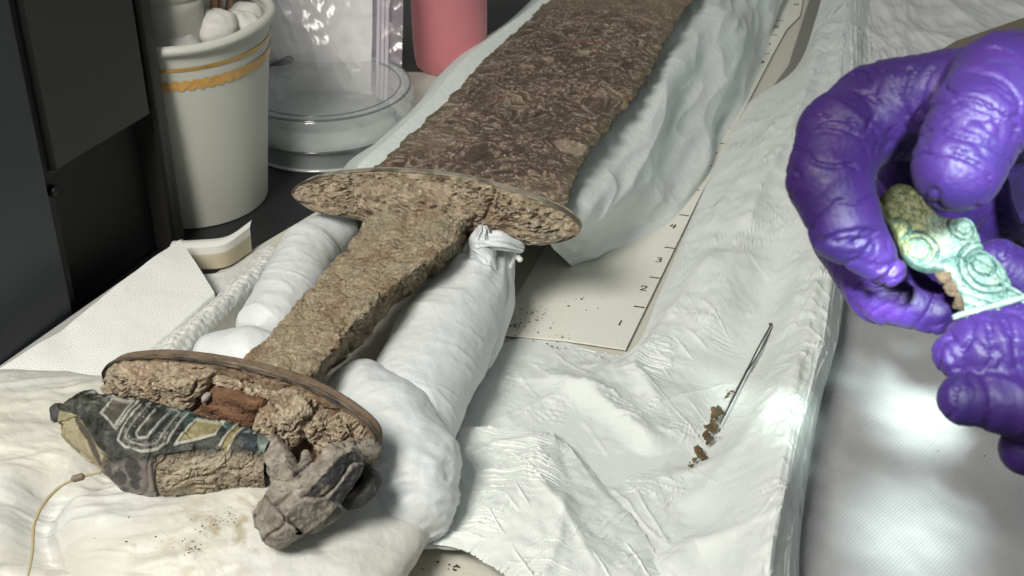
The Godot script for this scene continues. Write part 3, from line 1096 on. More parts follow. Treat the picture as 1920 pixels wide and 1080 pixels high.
# ---------------------------------------------------------------- tissue
func crinkle(p: Vector3) -> float:
	# short straight creases; their direction changes from patch to patch
	var w := ramp(-0.15, 0.15, lumps.get_noise_3d(p.x * 0.9, 7.0, p.z * 0.9))
	var f1 := crease.get_noise_2d((p.x * 0.85 + p.z * 0.53) * 2.6, (p.z * 0.85 - p.x * 0.53) * 0.07)
	var f2 := crease.get_noise_2d((p.z * 0.94 - p.x * 0.34) * 2.4 + 30.0, (p.x * 0.94 + p.z * 0.34) * 0.06)
	var sharp := pow(maxf(f1, 0.0), 6.0) * ramp(0.7, 0.3, w) + pow(maxf(f2, 0.0), 6.0) * ramp(0.3, 0.7, w)
	var dense := ramp(-0.05, 0.4, coarse.get_noise_3d(p.x * 0.3, 12.0, p.z * 0.3))
	var soft := 0.1 * lumps.get_noise_3d(p.x * 0.8, 1.0, p.z * 0.8) + 0.03 * hairs.get_noise_2d(p.x * 1.3, p.z * 1.3)
	var f3 := crease.get_noise_2d((p.x * 0.6 + p.z * 0.8) * 0.8 + 60.0, (p.z * 0.6 - p.x * 0.8) * 0.05)
	var f4 := crease.get_noise_2d((p.x * 0.9 - p.z * 0.4) * 0.7 + 90.0, (p.z * 0.9 + p.x * 0.4) * 0.05)
	var long := 0.06 * pow(maxf(f3, 0.0), 10.0) * ramp(-0.1, 0.2, lumps.get_noise_3d(p.x * 0.7, 21.0, p.z * 0.7)) + 0.06 * pow(maxf(f4, 0.0), 10.0) * ramp(-0.1, 0.2, lumps.get_noise_3d(p.x * 0.7, 33.0, p.z * 0.7))
	return 0.075 * sharp * (0.15 + dense) + long + soft + 0.012 * folds.get_noise_2d(p.x * 1.6 + 0.3 * p.z, p.z * 1.6) * dense


func fold(q: Vector2, line: Array, height: float, left: float, right: float) -> float:
	var reach := 5.0 * maxf(left, right)
	var a: Vector2 = line[0]
	var b: Vector2 = line[-1]
	if q.distance_to((a + b) * 0.5) > a.distance_to(b) * 0.62 + reach:
		return 0.0
	var d := near_polyline(q, line)
	if d.x > reach:
		return 0.0
	var e := (q - a).dot((Vector2(line[1]) - a).normalized())
	var g := (q - b).dot((Vector2(line[-2]) - b).normalized())
	var w := left if d.y > 0.0 else right
	return height * exp(-d.x / w) * (1.0 - 0.25 * exp(-d.x / (w * 0.25))) * ramp(-0.6, 0.7, e) * ramp(-0.6, 0.7, g)


func make_tissue() -> void:
	var white := Color(0.69, 0.72, 0.70)
	var o := thing("crumpled_tissue", "large crumpled white tissue sheet right of the sword under the needle", "tissue sheet", Vector3(4.84, 0, -33.31))
	var rows := [
		[Vector3(0.7, 0.05, -25.65), Vector3(-0.3, 0.05, -28.12), Vector3(-1.74, 0.05, -30.66), Vector3(-2.02, 0.05, -33.79), Vector3(-1.6, 0.03, -36.46), Vector3(0.74, 0.02, -38.41), Vector3(3.8, 0, -37.39), Vector3(5.4, 0, -41.31), Vector3(7.32, 0, -47.46), Vector3(10.55, 0.02, -57.16), Vector3(14.07, 0.1, -62.28), Vector3(16.4, 0.1, -69.07), Vector3(19.26, 0.1, -79.17)],
		[Vector3(1.81, 0.3, -25.4), Vector3(1.48, 0.3, -28.06), Vector3(0.62, 0.3, -30.36), Vector3(1, 0.25, -33.53), Vector3(2.11, 0.15, -35.99), Vector3(3.38, 0.05, -36.62), Vector3(4.56, 0.08, -37.5), Vector3(5.87, 0.3, -40.39), Vector3(7.54, 0.5, -46.44), Vector3(10.78, 0.5, -54.18), Vector3(14.17, 0.4, -61.55), Vector3(16.54, 0.4, -68.26), Vector3(19.35, 0.4, -78.23)],
		[Vector3(3.88, 0.4, -25.29), Vector3(4.08, 0.3, -28.06), Vector3(4.16, 0.15, -30.54), Vector3(4.84, 0.15, -33.38), Vector3(5.3, 0.2, -35.46), Vector3(5.74, 0.25, -36.3), Vector3(6.22, 0.4, -37.51), Vector3(7.16, 0.9, -39.43), Vector3(9.01, 1.2, -45.14), Vector3(11.2, 1.2, -52.12), Vector3(14.4, 0.9, -60.32), Vector3(16.66, 0.9, -66.9), Vector3(19.34, 0.9, -76.68)],
		[Vector3(5.03, 0.9, -24.79), Vector3(5.35, 0.6, -27.73), Vector3(5.63, 0.25, -30.42), Vector3(6.59, 0.15, -33.38), Vector3(7.19, 0.15, -35.24), Vector3(7.53, 0.18, -36.1), Vector3(8.01, 0.25, -37.41), Vector3(8.82, 0.5, -39.72), Vector3(10.32, 1.3, -44.53), Vector3(12.09, 1.6, -51), Vector3(14.86, 1.2, -59.59), Vector3(16.85, 1.2, -66.08), Vector3(19.47, 1.2, -75.74)],
		[Vector3(5.97, 2, -23.68), Vector3(6.54, 2.1, -26.06), Vector3(7.22, 2.1, -28.42), Vector3(8.13, 2, -31.46), Vector3(8.69, 1.95, -33.01), Vector3(9.06, 1.9, -34.08), Vector3(9.42, 1.9, -35.11), Vector3(10.62, 1.9, -39.21), Vector3(11.88, 2, -43.65), Vector3(13.6, 1.9, -50.36), Vector3(15.61, 1.6, -58.6), Vector3(17.18, 1.5, -65.27), Vector3(19.62, 1.4, -75.12)],
		[Vector3(6.96, 1.2, -24.49), Vector3(7.55, 1.2, -27.06), Vector3(8.25, 1.2, -29.51), Vector3(9.22, 1.2, -32.53), Vector3(9.81, 1.2, -34.21), Vector3(10.14, 1.2, -35.09), Vector3(10.57, 1.2, -36.31), Vector3(11.76, 1.2, -40.74), Vector3(13.1, 1.2, -45.14), Vector3(14.91, 1.2, -51.85), Vector3(16.9, 1, -60.08), Vector3(18.45, 0.9, -66.9), Vector3(20.97, 0.9, -76.68)],
		[Vector3(7.6, 0.02, -25.68), Vector3(8.15, 0.02, -28.37), Vector3(8.91, 0.02, -31.19), Vector3(10.01, 0.02, -34.83), Vector3(10.62, 0.02, -36.48), Vector3(10.98, 0.02, -37.59), Vector3(11.55, 0.02, -39.25), Vector3(12.66, 0.02, -43.11), Vector3(13.95, 0.02, -47.33), Vector3(16.23, 0.02, -54.37), Vector3(18.38, 0.02, -62.48), Vector3(19.98, 0.02, -69.29), Vector3(22.69, 0.02, -79.42)],
	]
	var lines := [
		[flat([Vector3(-0.96, 0.3, -35.77), Vector3(1.22, 0.3, -35.53), Vector3(2.5, 0.3, -34.45), Vector3(3.54, 0.3, -33.11), Vector3(4.39, 0.3, -31.89)]), 0.55, 0.25, 0.7],
		[flat([Vector3(7.45, 0.6, -42.52), Vector3(6.27, 0.6, -40.45), Vector3(4.94, 0.6, -38.36), Vector3(3.89, 0.5, -36.56), Vector3(2.4, 0.4, -34.89)]), 0.4, 0.5, 0.4],
		[flat([Vector3(5.57, 0.4, -40.96), Vector3(4.41, 0.4, -38.5), Vector3(4.03, 0.4, -35.94), Vector3(4.72, 0.3, -34.02)]), 0.3, 0.3, 0.3],
		[flat([Vector3(4.93, 0.5, -29.18), Vector3(6.29, 0.6, -30.65), Vector3(7.67, 0.9, -32.37), Vector3(9.07, 1.4, -34.5)]), 0.3, 0.5, 0.5],
		[flat([Vector3(3.97, 0.5, -26.07), Vector3(4.92, 0.6, -27.26), Vector3(6.06, 1.2, -26.81)]), 0.45, 0.4, 0.5],
		[flat([Vector3(7.43, 1.6, -27.89), Vector3(6.93, 1.6, -26.41), Vector3(6.48, 1.6, -24.92)]), 0.35, 0.2, 0.2],
		[flat([Vector3(8.82, 1.2, -43.87), Vector3(9.94, 1.3, -47.18), Vector3(11.74, 1.4, -51.43), Vector3(14.03, 1.1, -58.52), Vector3(16.29, 1, -66.62)]), 0.45, 0.35, 0.5],
		[flat([Vector3(7.6, 0.6, -44.96), Vector3(9.64, 0.8, -49.11), Vector3(11.81, 0.9, -54.15)]), 0.25, 0.3, 0.3],
		[flat([Vector3(9.02, 0.9, -36.76), Vector3(9.73, 1.3, -38.79), Vector3(10.47, 1.6, -41.19)]), 0.3, 0.25, 0.25],
		[flat([Vector3(1.89, 0.2, -30.72), Vector3(3.5, 0.2, -31.17), Vector3(5.33, 0.2, -31.86)]), -0.3, 0.4, 0.4],
		[flat([Vector3(2.85, 0.3, -28.5), Vector3(4.14, 0.3, -30.36), Vector3(5.87, 0.3, -31.1)]), 0.25, 0.25, 0.4],
		[flat([Vector3(0.67, 0.3, -34.02), Vector3(1.71, 0.3, -34.74), Vector3(3.24, 0.3, -34.53)]), 0.2, 0.2, 0.3],
	]
	var sheet := draped(rows, 480, 300, func(p, _u, v):
		var q := Vector2(p.x, p.z)
		var h := 0.0
		for l in lines:
			h += fold(q, l[0], l[1], l[2], l[3])
		h *= ramp(0.06, 0.22, v) * ramp(1.0, 0.9, v)
		var calm := 1.0 - 0.75 * exp(-pow((v - 0.5) / 0.1, 2.0)) * ramp(0.75, 0.4, _u)
		var edge := ramp(0.0, 0.12, v) * ramp(1.0, 0.93, v) + 0.12
		var long_fold := 0.16 * (folds.get_noise_2d(v * 5.0, _u * 1.5 + 9.0) - 0.3) * ramp(0.45, 0.7, v) * ramp(1.0, 0.9, v)
		return maxf(h + edge * (crinkle(p) * calm * (1.0 + 0.4 * v) + long_fold), -0.02))
	tint(sheet, func(_p, _n, _uv): return white)
	commit("sheet", sheet, m_tissue, o)
	var lobe_rows := [
		[Vector3(-2.59, 0.5, -27.37), Vector3(-2.4, 0.5, -28.61), Vector3(-1.81, 0.4, -30.73), Vector3(-1.6, 0.5, -32.49)],
		[Vector3(-1.14, 0.75, -26.72), Vector3(-0.89, 0.8, -28.38), Vector3(-0.31, 0.7, -30.36), Vector3(0, 0.6, -32.42)],
		[Vector3(0.34, 1, -25.26), Vector3(0.65, 1.1, -27.49), Vector3(0.92, 1, -29.75), Vector3(1.16, 0.7, -32.08)],
		[Vector3(2.47, 0.9, -25.17), Vector3(2.18, 0.8, -27.5), Vector3(1.77, 0.7, -29.88), Vector3(1.32, 0.6, -32.1)],
		[Vector3(4.43, 0.45, -25.24), Vector3(3.62, 0.4, -27.95), Vector3(2.57, 0.35, -30.18), Vector3(1.46, 0.4, -32.2)],
	]
	var lobe_lines := [
		[flat([Vector3(1.74, 0.7, -32), Vector3(2.59, 0.7, -30.55), Vector3(3.24, 0.7, -29.17), Vector3(3.88, 0.6, -28.21), Vector3(4.24, 0.6, -26.78)]), 0.4, 0.25, 0.6],
		[flat([Vector3(0.83, 1, -25.45), Vector3(1.29, 1, -27.07), Vector3(1.5, 1, -28.82)]), 0.25, 0.25, 0.25],
		[flat([Vector3(-1.16, 0.7, -27.4), Vector3(0, 0.8, -28.83), Vector3(0.79, 0.8, -30.98)]), 0.22, 0.3, 0.4],
		[flat([Vector3(0.61, 0.9, -29.52), Vector3(1.61, 0.9, -27.71), Vector3(2.24, 0.9, -25.95)]), 0.2, 0.2, 0.3],
		[flat([Vector3(-1.42, 0.5, -31.1), Vector3(-0.48, 0.6, -31.74), Vector3(0.8, 0.7, -31.66)]), 0.15, 0.2, 0.2],
	]
	var lobe := draped(lobe_rows, 240, 260, func(p, u, v): 
		var h := 0.04 + crinkle(p + Vector3(9, 0, 4)) * 1.3
		for l in lobe_lines:
			h += fold(Vector2(p.x, p.z), l[0], l[1], l[2], l[3]) * ramp(0.0, 0.1, v) * ramp(1.0, 0.9, v)
		return h)
	tint(lobe, func(_p, _n, _uv): return white * 1.03)
	commit("folded_layer", lobe, m_tissue, o)
	# the turned edge of that layer
	var hem := tube([Vector3(-2.63, 0.42, -27.45), Vector3(-1.75, 0.5, -27.37), Vector3(-0.8, 0.55, -27.14), Vector3(0, 0.6, -26.84), Vector3(0.26, 0.5, -26.54), Vector3(0.42, 0.5, -25.87)], [0.1, 0.16, 0.13, 0.17, 0.15, 0.1], 30, 120, 0.6)
	displace(hem, func(p, _n, _uv): return coarse.get_noise_3dv(p) * 0.06)
	tint(hem, func(_p, _n, _uv): return white * 1.05)
	commit("turned_edge", hem, m_tissue, o)

	# woven towel at the right
	var weave := Image.create_empty(64, 64, false, Image.FORMAT_RGBAF)
	for y in 64:
		for x in 64:
			var a := 0.5 + 0.5 * sin((x + y) / 64.0 * TAU * 4.0 + 0.8 * sin((x - y) / 64.0 * TAU * 8.0))
			var h := a
			weave.set_pixel(x, y, Color(h, h, h))
	var m_weave := vertex_mat(0.85, ImageTexture.create_from_image(weave), 0.55, 0.014)
	var towel := draped([[Vector3(5.73, 0, -24.38), Vector3(6.31, 0, -28.39), Vector3(7.84, 0, -33.31), Vector3(9.77, 0, -39.45), Vector3(12.46, 0, -47.37), Vector3(15.31, 0, -59.19)], [Vector3(16.24, 0, -24.38), Vector3(17.87, 0, -28.39), Vector3(19.53, 0, -33.31), Vector3(21.42, 0, -39.45), Vector3(24.06, 0, -47.37), Vector3(28.07, 0, -59.19)]], 160, 160, func(p, _u, _v): return 0.03 + 0.22 * (lumps.get_noise_3dv(p * 0.4) + 0.5) + 0.04 * coarse.get_noise_3dv(p * 0.5))
	tint(towel, func(_p, _n, _uv): return Color(0.33, 0.33, 0.345))
	tag(commit("woven_towel", towel, m_weave), "flat grey woven towel under the gloved hands with torch light on it", "towel")
	# white drape behind the hands and the cardboard on it
	var drape := draped([[Vector3(14.7, 0.5, -55.32), Vector3(16.84, 0.55, -61.87), Vector3(18.39, 0.6, -67.71), Vector3(20.75, 0.6, -77.61)], [Vector3(17.47, 0.7, -54.03), Vector3(20.32, 0.8, -61.25), Vector3(22.18, 0.8, -67.17), Vector3(25.14, 0.8, -76.99)], [Vector3(23.93, 0.9, -53.04), Vector3(27.13, 1, -60.75), Vector3(29.24, 1, -66.62), Vector3(31.02, 1, -70.78)]], 120, 160, func(p, u, v): return 0.25 * (lumps.get_noise_3dv(p * 0.5) + 0.2) + 0.2 * (folds.get_noise_2d(v * 3.0 + u * 2.0, u * 2.0) - 0.3) + crinkle(p) * 0.4)
	tint(drape, func(_p, _n, _uv): return Color(0.62, 0.63, 0.62))
	tag(commit("white_drape", drape, m_tissue), "smooth white drape behind the upper gloved hand", "drape")
	var flap := slab([Vector3(19.94, 1.5, -60.05), Vector3(21.75, 1.5, -62.14), Vector3(26.42, 1.5, -65.58), Vector3(26.76, 1.5, -63.74), Vector3(25.09, 1.5, -58.85)], 1.35, 1.65, 0.04)
	tint(flap, func(_p, _n, _uv): return Color(0.19, 0.155, 0.115))
	tag(commit("cardboard_flap", flap, vertex_mat(0.9)), "brown cardboard flap behind the upper gloved hand", "cardboard")


# ---------------------------------------------------------------- paper scale
func stroke(points: Array, at: Vector3, ex: Vector3, ez: Vector3, w: float) -> Dictionary:
	# a thin inked line on the paper
	var list := []
	for k in points.size() - 1:
		var a: Vector3 = at + ex * points[k].x + ez * points[k].y
		var b: Vector3 = at + ex * points[k + 1].x + ez * points[k + 1].y
		list.append(tube([a, b], [w, w], 6, 8, 0.25))
	return join(list)


func make_scale_strip() -> void:
	var o := thing("paper_scale", "cream paper scale strip with hand inked numerals along the sword", "scale", Vector3(3.85, 0, -37.62))
	var paper := vertex_mat(0.8, noise_tex(0.04, 3, 61, 256), 2.0, 0.006)
	var outline := [Vector3(-0.64, 0.1, -38.39), Vector3(1.83, 0.1, -37.99), Vector3(3.85, 0.1, -37.44), Vector3(5.52, 0.1, -42.28), Vector3(7.64, 0.1, -48.42), Vector3(10.2, 0.1, -55.62), Vector3(13.37, 0.1, -64.42), Vector3(14.65, 0.1, -67.86), Vector3(15.74, 0.1, -69.9), Vector3(17.77, 0.1, -78.15), Vector3(10.87, 0.1, -78.15), Vector3(1.9, 0.1, -46.29)]
	var strip := slab(outline, 0.07, 0.12, 0.015)
	tint(strip, func(p, _n, _uv): return Color(0.70, 0.69, 0.62) * (1.0 + 0.08 * lumps.get_noise_3dv(p)))
	commit("paper", strip, paper, o)
	var ink := plain_mat(Color(0.015, 0.015, 0.015), 0.7)
	var shapes := {
		"1": [[Vector2(0, -0.5), Vector2(0.05, 0.5)]],
		"2": [[Vector2(-0.5, 0.25), Vector2(-0.2, 0.5), Vector2(0.3, 0.45), Vector2(0.35, 0.15), Vector2(-0.4, -0.45), Vector2(0.5, -0.5)]],
		"3": [[Vector2(-0.4, 0.45), Vector2(0.25, 0.5), Vector2(0.3, 0.2), Vector2(-0.1, 0.05), Vector2(0.4, -0.1), Vector2(0.3, -0.45), Vector2(-0.4, -0.5)]],
		"4": [[Vector2(-0.2, 0.5), Vector2(-0.45, -0.05), Vector2(0.45, 0.0)], [Vector2(0.3, 0.5), Vector2(0.15, -0.55)]],
		"5": [[Vector2(0.4, 0.5), Vector2(-0.25, 0.5), Vector2(-0.3, 0.1), Vector2(0.3, 0.1), Vector2(0.35, -0.35), Vector2(-0.4, -0.5)]],
		"6": [[Vector2(0.3, 0.5), Vector2(-0.3, 0.0), Vector2(-0.25, -0.45), Vector2(0.3, -0.4), Vector2(0.3, -0.05), Vector2(-0.25, -0.05)]],
		"7": [[Vector2(-0.4, 0.45), Vector2(0.4, 0.5), Vector2(-0.05, -0.5)]],
		"10": [[Vector2(-0.45, -0.5), Vector2(-0.4, 0.5)], [Vector2(0.05, -0.4), Vector2(0.05, 0.4), Vector2(0.45, 0.4), Vector2(0.45, -0.4), Vector2(0.05, -0.4)]],
		"11": [[Vector2(-0.25, -0.5), Vector2(-0.2, 0.5)], [Vector2(0.25, -0.5), Vector2(0.3, 0.5)]],
		"12": [[Vector2(-0.45, -0.5), Vector2(-0.4, 0.5)], [Vector2(-0.1, 0.3), Vector2(0.3, 0.5), Vector2(0.4, 0.2), Vector2(-0.1, -0.45), Vector2(0.5, -0.5)]],
		"13": [[Vector2(-0.45, -0.5), Vector2(-0.4, 0.5)], [Vector2(-0.05, 0.45), Vector2(0.4, 0.4), Vector2(0.1, 0.05), Vector2(0.4, -0.3), Vector2(-0.05, -0.5)]],
	}
	var places := [["1", Vector3(3.78, 0.12, -39.09)], ["2", Vector3(4.8, 0.12, -41.41)], ["3", Vector3(5.55, 0.12, -43.45)], ["4", Vector3(6.35, 0.12, -46.07)], ["5", Vector3(7.2, 0.12, -48.42)], ["6", Vector3(7.99, 0.12, -50.46)], ["7", Vector3(8.81, 0.12, -52.62)], ["10", Vector3(12.57, 0.12, -63.2)], ["11", Vector3(13.33, 0.12, -65.7)], ["12", Vector3(14.17, 0.12, -68.19)], ["13", Vector3(15.89, 0.12, -71.71)]]
	var ex := Vector3(0.92, 0, 0.16)
	var ez := Vector3(0.3, 0, -0.95)
	for k in places.size():
		var lines := []
		for s in shapes[places[k][0]]:
			lines.append(stroke(s, places[k][1], ex * 0.25, ez * 0.33, 0.03))
		commit("numeral", join(lines), ink, o)
	var ticks := [Vector3(4.54, 0.12, -40.14), Vector3(5.28, 0.12, -42.16), Vector3(6.05, 0.12, -44.38), Vector3(6.89, 0.12, -47), Vector3(7.56, 0.12, -49.23), Vector3(8.37, 0.12, -51.47), Vector3(9.21, 0.12, -53.7), Vector3(9.81, 0.12, -55.28), Vector3(10.43, 0.12, -56.93), Vector3(10.95, 0.12, -58.4), Vector3(11.37, 0.12, -59.54), Vector3(11.83, 0.12, -60.86), Vector3(12.97, 0.12, -64.36), Vector3(13.8, 0.12, -67), Vector3(14.5, 0.12, -69.17)]
	for k in ticks.size():
		var long := 0.2 if k < 7 or k > 11 else 0.05
		commit("tick_mark", stroke([Vector2(-1, 0), Vector2(1, -0.15)], ticks[k], ex * long, ez * long, 0.04), ink, o)


# ---------------------------------------------------------------- the sword
func soil_colour(p: Vector3, n: Vector3) -> Color:
	var a := coarse.get_noise_3dv(p * 0.9)
	var b := grain.get_noise_3dv(p * 1.2)
	var c := lumps.get_noise_3dv(p * 1.1 + Vector3(5, 5, 5))
	var d := fine.get_noise_3dv(p)
	var base := mix(Color(0.43, 0.33, 0.22), Color(0.62, 0.505, 0.365), a * 0.9 + 0.5)
	base = mix(base, Color(0.36, 0.215, 0.13), ramp(0.12, 0.5, c) * 0.55)
	base = mix(base, Color(0.48, 0.44, 0.33), ramp(0.15, 0.5, -c) * 0.6)
	base = mix(base, Color(0.06, 0.04, 0.025), ramp(0.3, 0.6, b + 0.3 * d) * 0.75)
	base = mix(base, Color(0.78, 0.69, 0.56), ramp(0.25, 0.55, -b + 0.35 * d) * 0.65)
	return base * (1.0 + 0.3 * d)


func soil_rough(p: Vector3, strength := 1.0) -> float:
	var c := coarse.get_noise_3dv(p)
	var b := grain.get_noise_3dv(p * 1.2)
	var f := crease.get_noise_3dv(p * 0.9 + Vector3(0.4, 0.4, 0.4) * c)
	return strength * (0.10 * c - 0.09 * ramp(0.05, 0.5, b) + 0.035 * b - 0.13 * ramp(0.75, 0.97, f) + 0.11 * lumps.get_noise_3dv(p * 1.7) + 0.015 * fine.get_noise_3dv(p))


func soil_piece(m: Dictionary, strength := 1.0) -> Dictionary:
	displace(m, func(p, _n, _uv): return soil_rough(p, strength))
	return tint(m, func(p, n, _uv): return soil_colour(p, n))


func rim_band(poly: PackedVector2Array, o: Vector3, front: float, back: float, grow: float, fat: float) -> Dictionary:
	# a thin metal shell that follows an outline
	var ring := resample(smooth_poly(poly), 260)
	ring.append(ring[0])
	var mid := Vector2.ZERO
	for k in 260:
		mid += ring[k] / 260.0
	return face_out(grid(260, 16, func(u: float, v: float) -> Vector3:
		var e := ring[int(round(u * 260))]
		var out_dir := (e - mid).normalized()
		var a := v * TAU
		var q := e + out_dir * (grow + sin(a) * fat)
		var d := (front + back) * 0.5 + cos(a) * (front - back) * 0.5
		return o + SIDE * q.x + Vector3.UP * q.y - AXIS * d, true))


func make_sword() -> void:
	var sword := thing("ancient_sword", "corroded ancient sword with soil crusted hilt lying across white pads", "sword", Vector3(-2.55, 4, -40.32))
	# blade
	var left := [Vector3(-5.69, 3.75, -42.32), Vector3(-5.05, 3.8, -43.67), Vector3(-3.97, 3.8, -46.45), Vector3(-2.67, 3.8, -49.73), Vector3(-1.37, 3.8, -53.69), Vector3(0.05, 3.8, -57.37), Vector3(1.8, 3.8, -61.93), Vector3(3.72, 3.8, -66.94), Vector3(5.51, 3.8, -71.79)]
	var right := [Vector3(1.61, 4.15, -39.21), Vector3(1.98, 4.15, -40.66), Vector3(2.74, 4.15, -44.27), Vector3(3.99, 4.15, -47.19), Vector3(5.29, 4.15, -50.54), Vector3(6.44, 4.15, -54.4), Vector3(7.74, 4.15, -58.75), Vector3(9.44, 4.15, -63.39), Vector3(11.04, 4.15, -67.86)]
	var blade := face_out(grid(260, 420, func(u: float, v: float) -> Vector3:
		var a: Vector3 = catmull(left, v)
		var b: Vector3 = catmull(right, v)
		var across := (b - a).normalized()
		a += across * (coarse.get_noise_2d(v * 14.0, 3.0) * 0.16)
		b += across * (coarse.get_noise_2d(v * 14.0, 9.0) * 0.2)
		var s := u * 2.0
		if s <= 1.0:
			return a.lerp(b, s) + Vector3.UP * (0.28 * pow(sin(s * PI), 0.5))
		s = 2.0 - s
		return a.lerp(b, s) - Vector3.UP * (0.3 * pow(sin(s * PI), 0.5)), true))
	var strands := func(p: Vector3) -> Vector2:
		var s := p.dot(SIDE)
		var t := p.dot(AXIS)
		var w := lumps.get_noise_3d(s * 0.5, t * 0.6, 2.0)
		t += w * 1.5
		s += coarse.get_noise_3d(s * 0.3, t * 0.3, 8.0) * 0.8
		s += 0.9 * lumps.get_noise_3d(s * 1.3, t * 1.3, 20.0)
		t += 0.5 * coarse.get_noise_3d(s * 0.5, t * 0.5, 31.0)
		return Vector2(crease.get_noise_2d(s * 1.3, t * 4.4), hairs.get_noise_2d(s * 1.5, t * 5.6))
	displace(blade, func(p, _n, _uv):
		var st: Vector2 = strands.call(p)
		return 0.035 * pow(maxf(st.x, 0.0), 3.0) + 0.04 * st.y + 0.06 * coarse.get_noise_3dv(p * 0.6) + 0.02 * grain.get_noise_3dv(p))
	tint(blade, func(p, _n, uv):
		var st: Vector2 = strands.call(p)
		var far: float = (p - Vector3(-2.55, 4, -40.32)).dot(AXIS)
		var patch := lumps.get_noise_3dv(p * 0.9 + Vector3(3, 0, 3))
		var c := mix(Color(0.055, 0.038, 0.03), Color(0.14, 0.095, 0.068), st.y * 0.8 + 0.5 + patch * 0.2)
		c = mix(c, Color(0.19, 0.075, 0.042), ramp(0.2, 0.5, patch) * 0.6 * ramp(-0.1, 0.2, coarse.get_noise_3dv(p * 0.7)))
		c = mix(c, Color(0.34, 0.275, 0.20), ramp(0.05, 0.55, st.y + 0.3 * patch) * 0.8)
		c = mix(c, Color(0.62, 0.54, 0.43), ramp(0.84, 0.98, st.x) * ramp(-0.2, 0.3, st.y + coarse.get_noise_3dv(p * 0.8)) * 0.75)
		var wide := lumps.get_noise_3dv(p * 0.45 + Vector3(9, 0, 0))
		c = mix(c, Color(0.30, 0.25, 0.175), ramp(0.1, 0.6, wide + 0.3 * st.y) * 0.25)
		c = c * (1.2 + 0.6 * grain.get_noise_3dv(p * 1.2) + 0.2 * wide)
		var edge := absf(uv.x * 2.0 - 1.0) if uv.x > 0.5 else minf(uv.x * 2.0, 1.0 - uv.x * 2.0)
		c = mix(c, Color(0.12, 0.105, 0.06), ramp(0.09, 0.0, edge + 0.04 * st.y) * 0.8)
		return mix(c, Color(0.27, 0.215, 0.14), ramp(16.0, 25.0, far + 3.0 * patch) * 0.8))
	var m_blade := vertex_mat(0.78, noise_tex(0.06, 5, 71), 1.3, 0.05)
	commit("blade", blade, m_blade, sword)

	# lower guard: a shell packed with soil
	var outline := PackedVector2Array([Vector2(-5.65, -0.52), Vector2(-5.32, -0.05), Vector2(-4.37, 0.45), Vector2(-2.37, 1.02), Vector2(-0.55, 1.28), Vector2(1.02, 1.36), Vector2(2.36, 1.25), Vector2(3.49, 1.07), Vector2(4.58, 0.79), Vector2(5.14, 0.29), Vector2(4.86, -0.19), Vector2(3.79, -0.63), Vector2(2.74, -0.74), Vector2(1.36, -1.02), Vector2(-0.64, -1.07), Vector2(-2.49, -1.03), Vector2(-3.74, -0.97), Vector2(-4.81, -1.01)])
	var guard := thing_part("lower_guard", sword)
	var soil := lump(outline, Vector3(-2.55, 4, -40.32), SIDE, Vector3.UP, -AXIS, 0.22, 0.25, 420, 120, 6.0)
	displace(soil, func(p, n, _uv):
		var facing: float = clampf(-n.dot(AXIS), 0.0, 1.0)
		return facing * (soil_rough(p, 1.5) - 0.18 * ramp(0.1, 0.7, lumps.get_noise_3dv(p * 1.5 + Vector3(2, 9, 1)))))
	tint(soil, func(p, n, _uv): return soil_colour(p, n))
	commit("soil_fill", soil, m_soil, guard)
	var shell := rim_band(outline, Vector3(-2.55, 4, -40.32), 0.1, -0.14, 0.005, 0.025)
	displace(shell, func(p, _n, _uv): return coarse.get_noise_3dv(p) * 0.02)
	tint(shell, func(p, _n, _uv): return mix(Color(0.12, 0.10, 0.075), Color(0.42, 0.38, 0.3), coarse.get_noise_3dv(p * 0.8) * 1.3 + 0.45))
	commit("metal_rim", shell, m_relic, guard)

	# grip
	var gl := [Vector3(-4.75, 3.9, -40.32), Vector3(-4.99, 3.9, -39.78), Vector3(-5.25, 3.9, -38.38), Vector3(-6.17, 3.9, -35.82), Vector3(-6.69, 3.9, -34.29), Vector3(-7.38, 3.8, -32.62), Vector3(-7.87, 3.7, -31.42)]
	var gr := [Vector3(-1.56, 4.45, -38.92), Vector3(-1.63, 4.45, -38.08), Vector3(-1.94, 4.4, -37.04), Vector3(-3.33, 4.35, -35.08), Vector3(-4.31, 4.35, -33.19), Vector3(-4.89, 4.3, -31.79), Vector3(-5.64, 4.2, -29.93)]
	var gb := [Vector3(-1.75, 2.9, -40.05), Vector3(-1.78, 2.9, -39.31), Vector3(-2.01, 2.9, -38.73), Vector3(-2.97, 2.8, -37.28), Vector3(-3.78, 2.7, -36), Vector3(-4.49, 2.6, -34.4), Vector3(-5.7, 2.5, -32.05)]
	var grip := face_out(grid(300, 330, func(u: float, v: float) -> Vector3:
		var a: Vector3 = catmull(gl, v)
		var b: Vector3 = catmull(gr, v)
		var c: Vector3 = catmull(gb, v)
		var d := a + (c - b) + (b - a) * 0.06
		var ring := [a.lerp(b, 0.1), a.lerp(b, 0.5) + Vector3.UP * 0.08, a.lerp(b, 0.9), b.lerp(c, 0.12), b.lerp(c, 0.5), b.lerp(c, 0.9), c.lerp(d, 0.12), c.lerp(d, 0.5), c.lerp(d, 0.9), d.lerp(a, 0.1), d.lerp(a, 0.5), d.lerp(a, 0.9)]
		var x := u * 12.0
		var i := int(x) % 12
		var f: float = x - floor(x)
		var p0: Vector3 = ring[(i + 11) % 12]
		var p1: Vector3 = ring[i]
		var p2: Vector3 = ring[(i + 1) % 12]
		var p3: Vector3 = ring[(i + 2) % 12]
		return p1 + (p2 - p0) * (0.5 * f) + (p0 * 2.0 - p1 * 5.0 + p2 * 4.0 - p3) * (0.5 * f * f) + (p1 * 3.0 - p0 - p2 * 3.0 + p3) * (0.5 * f * f * f), true))
	soil_piece(grip, 1.4)
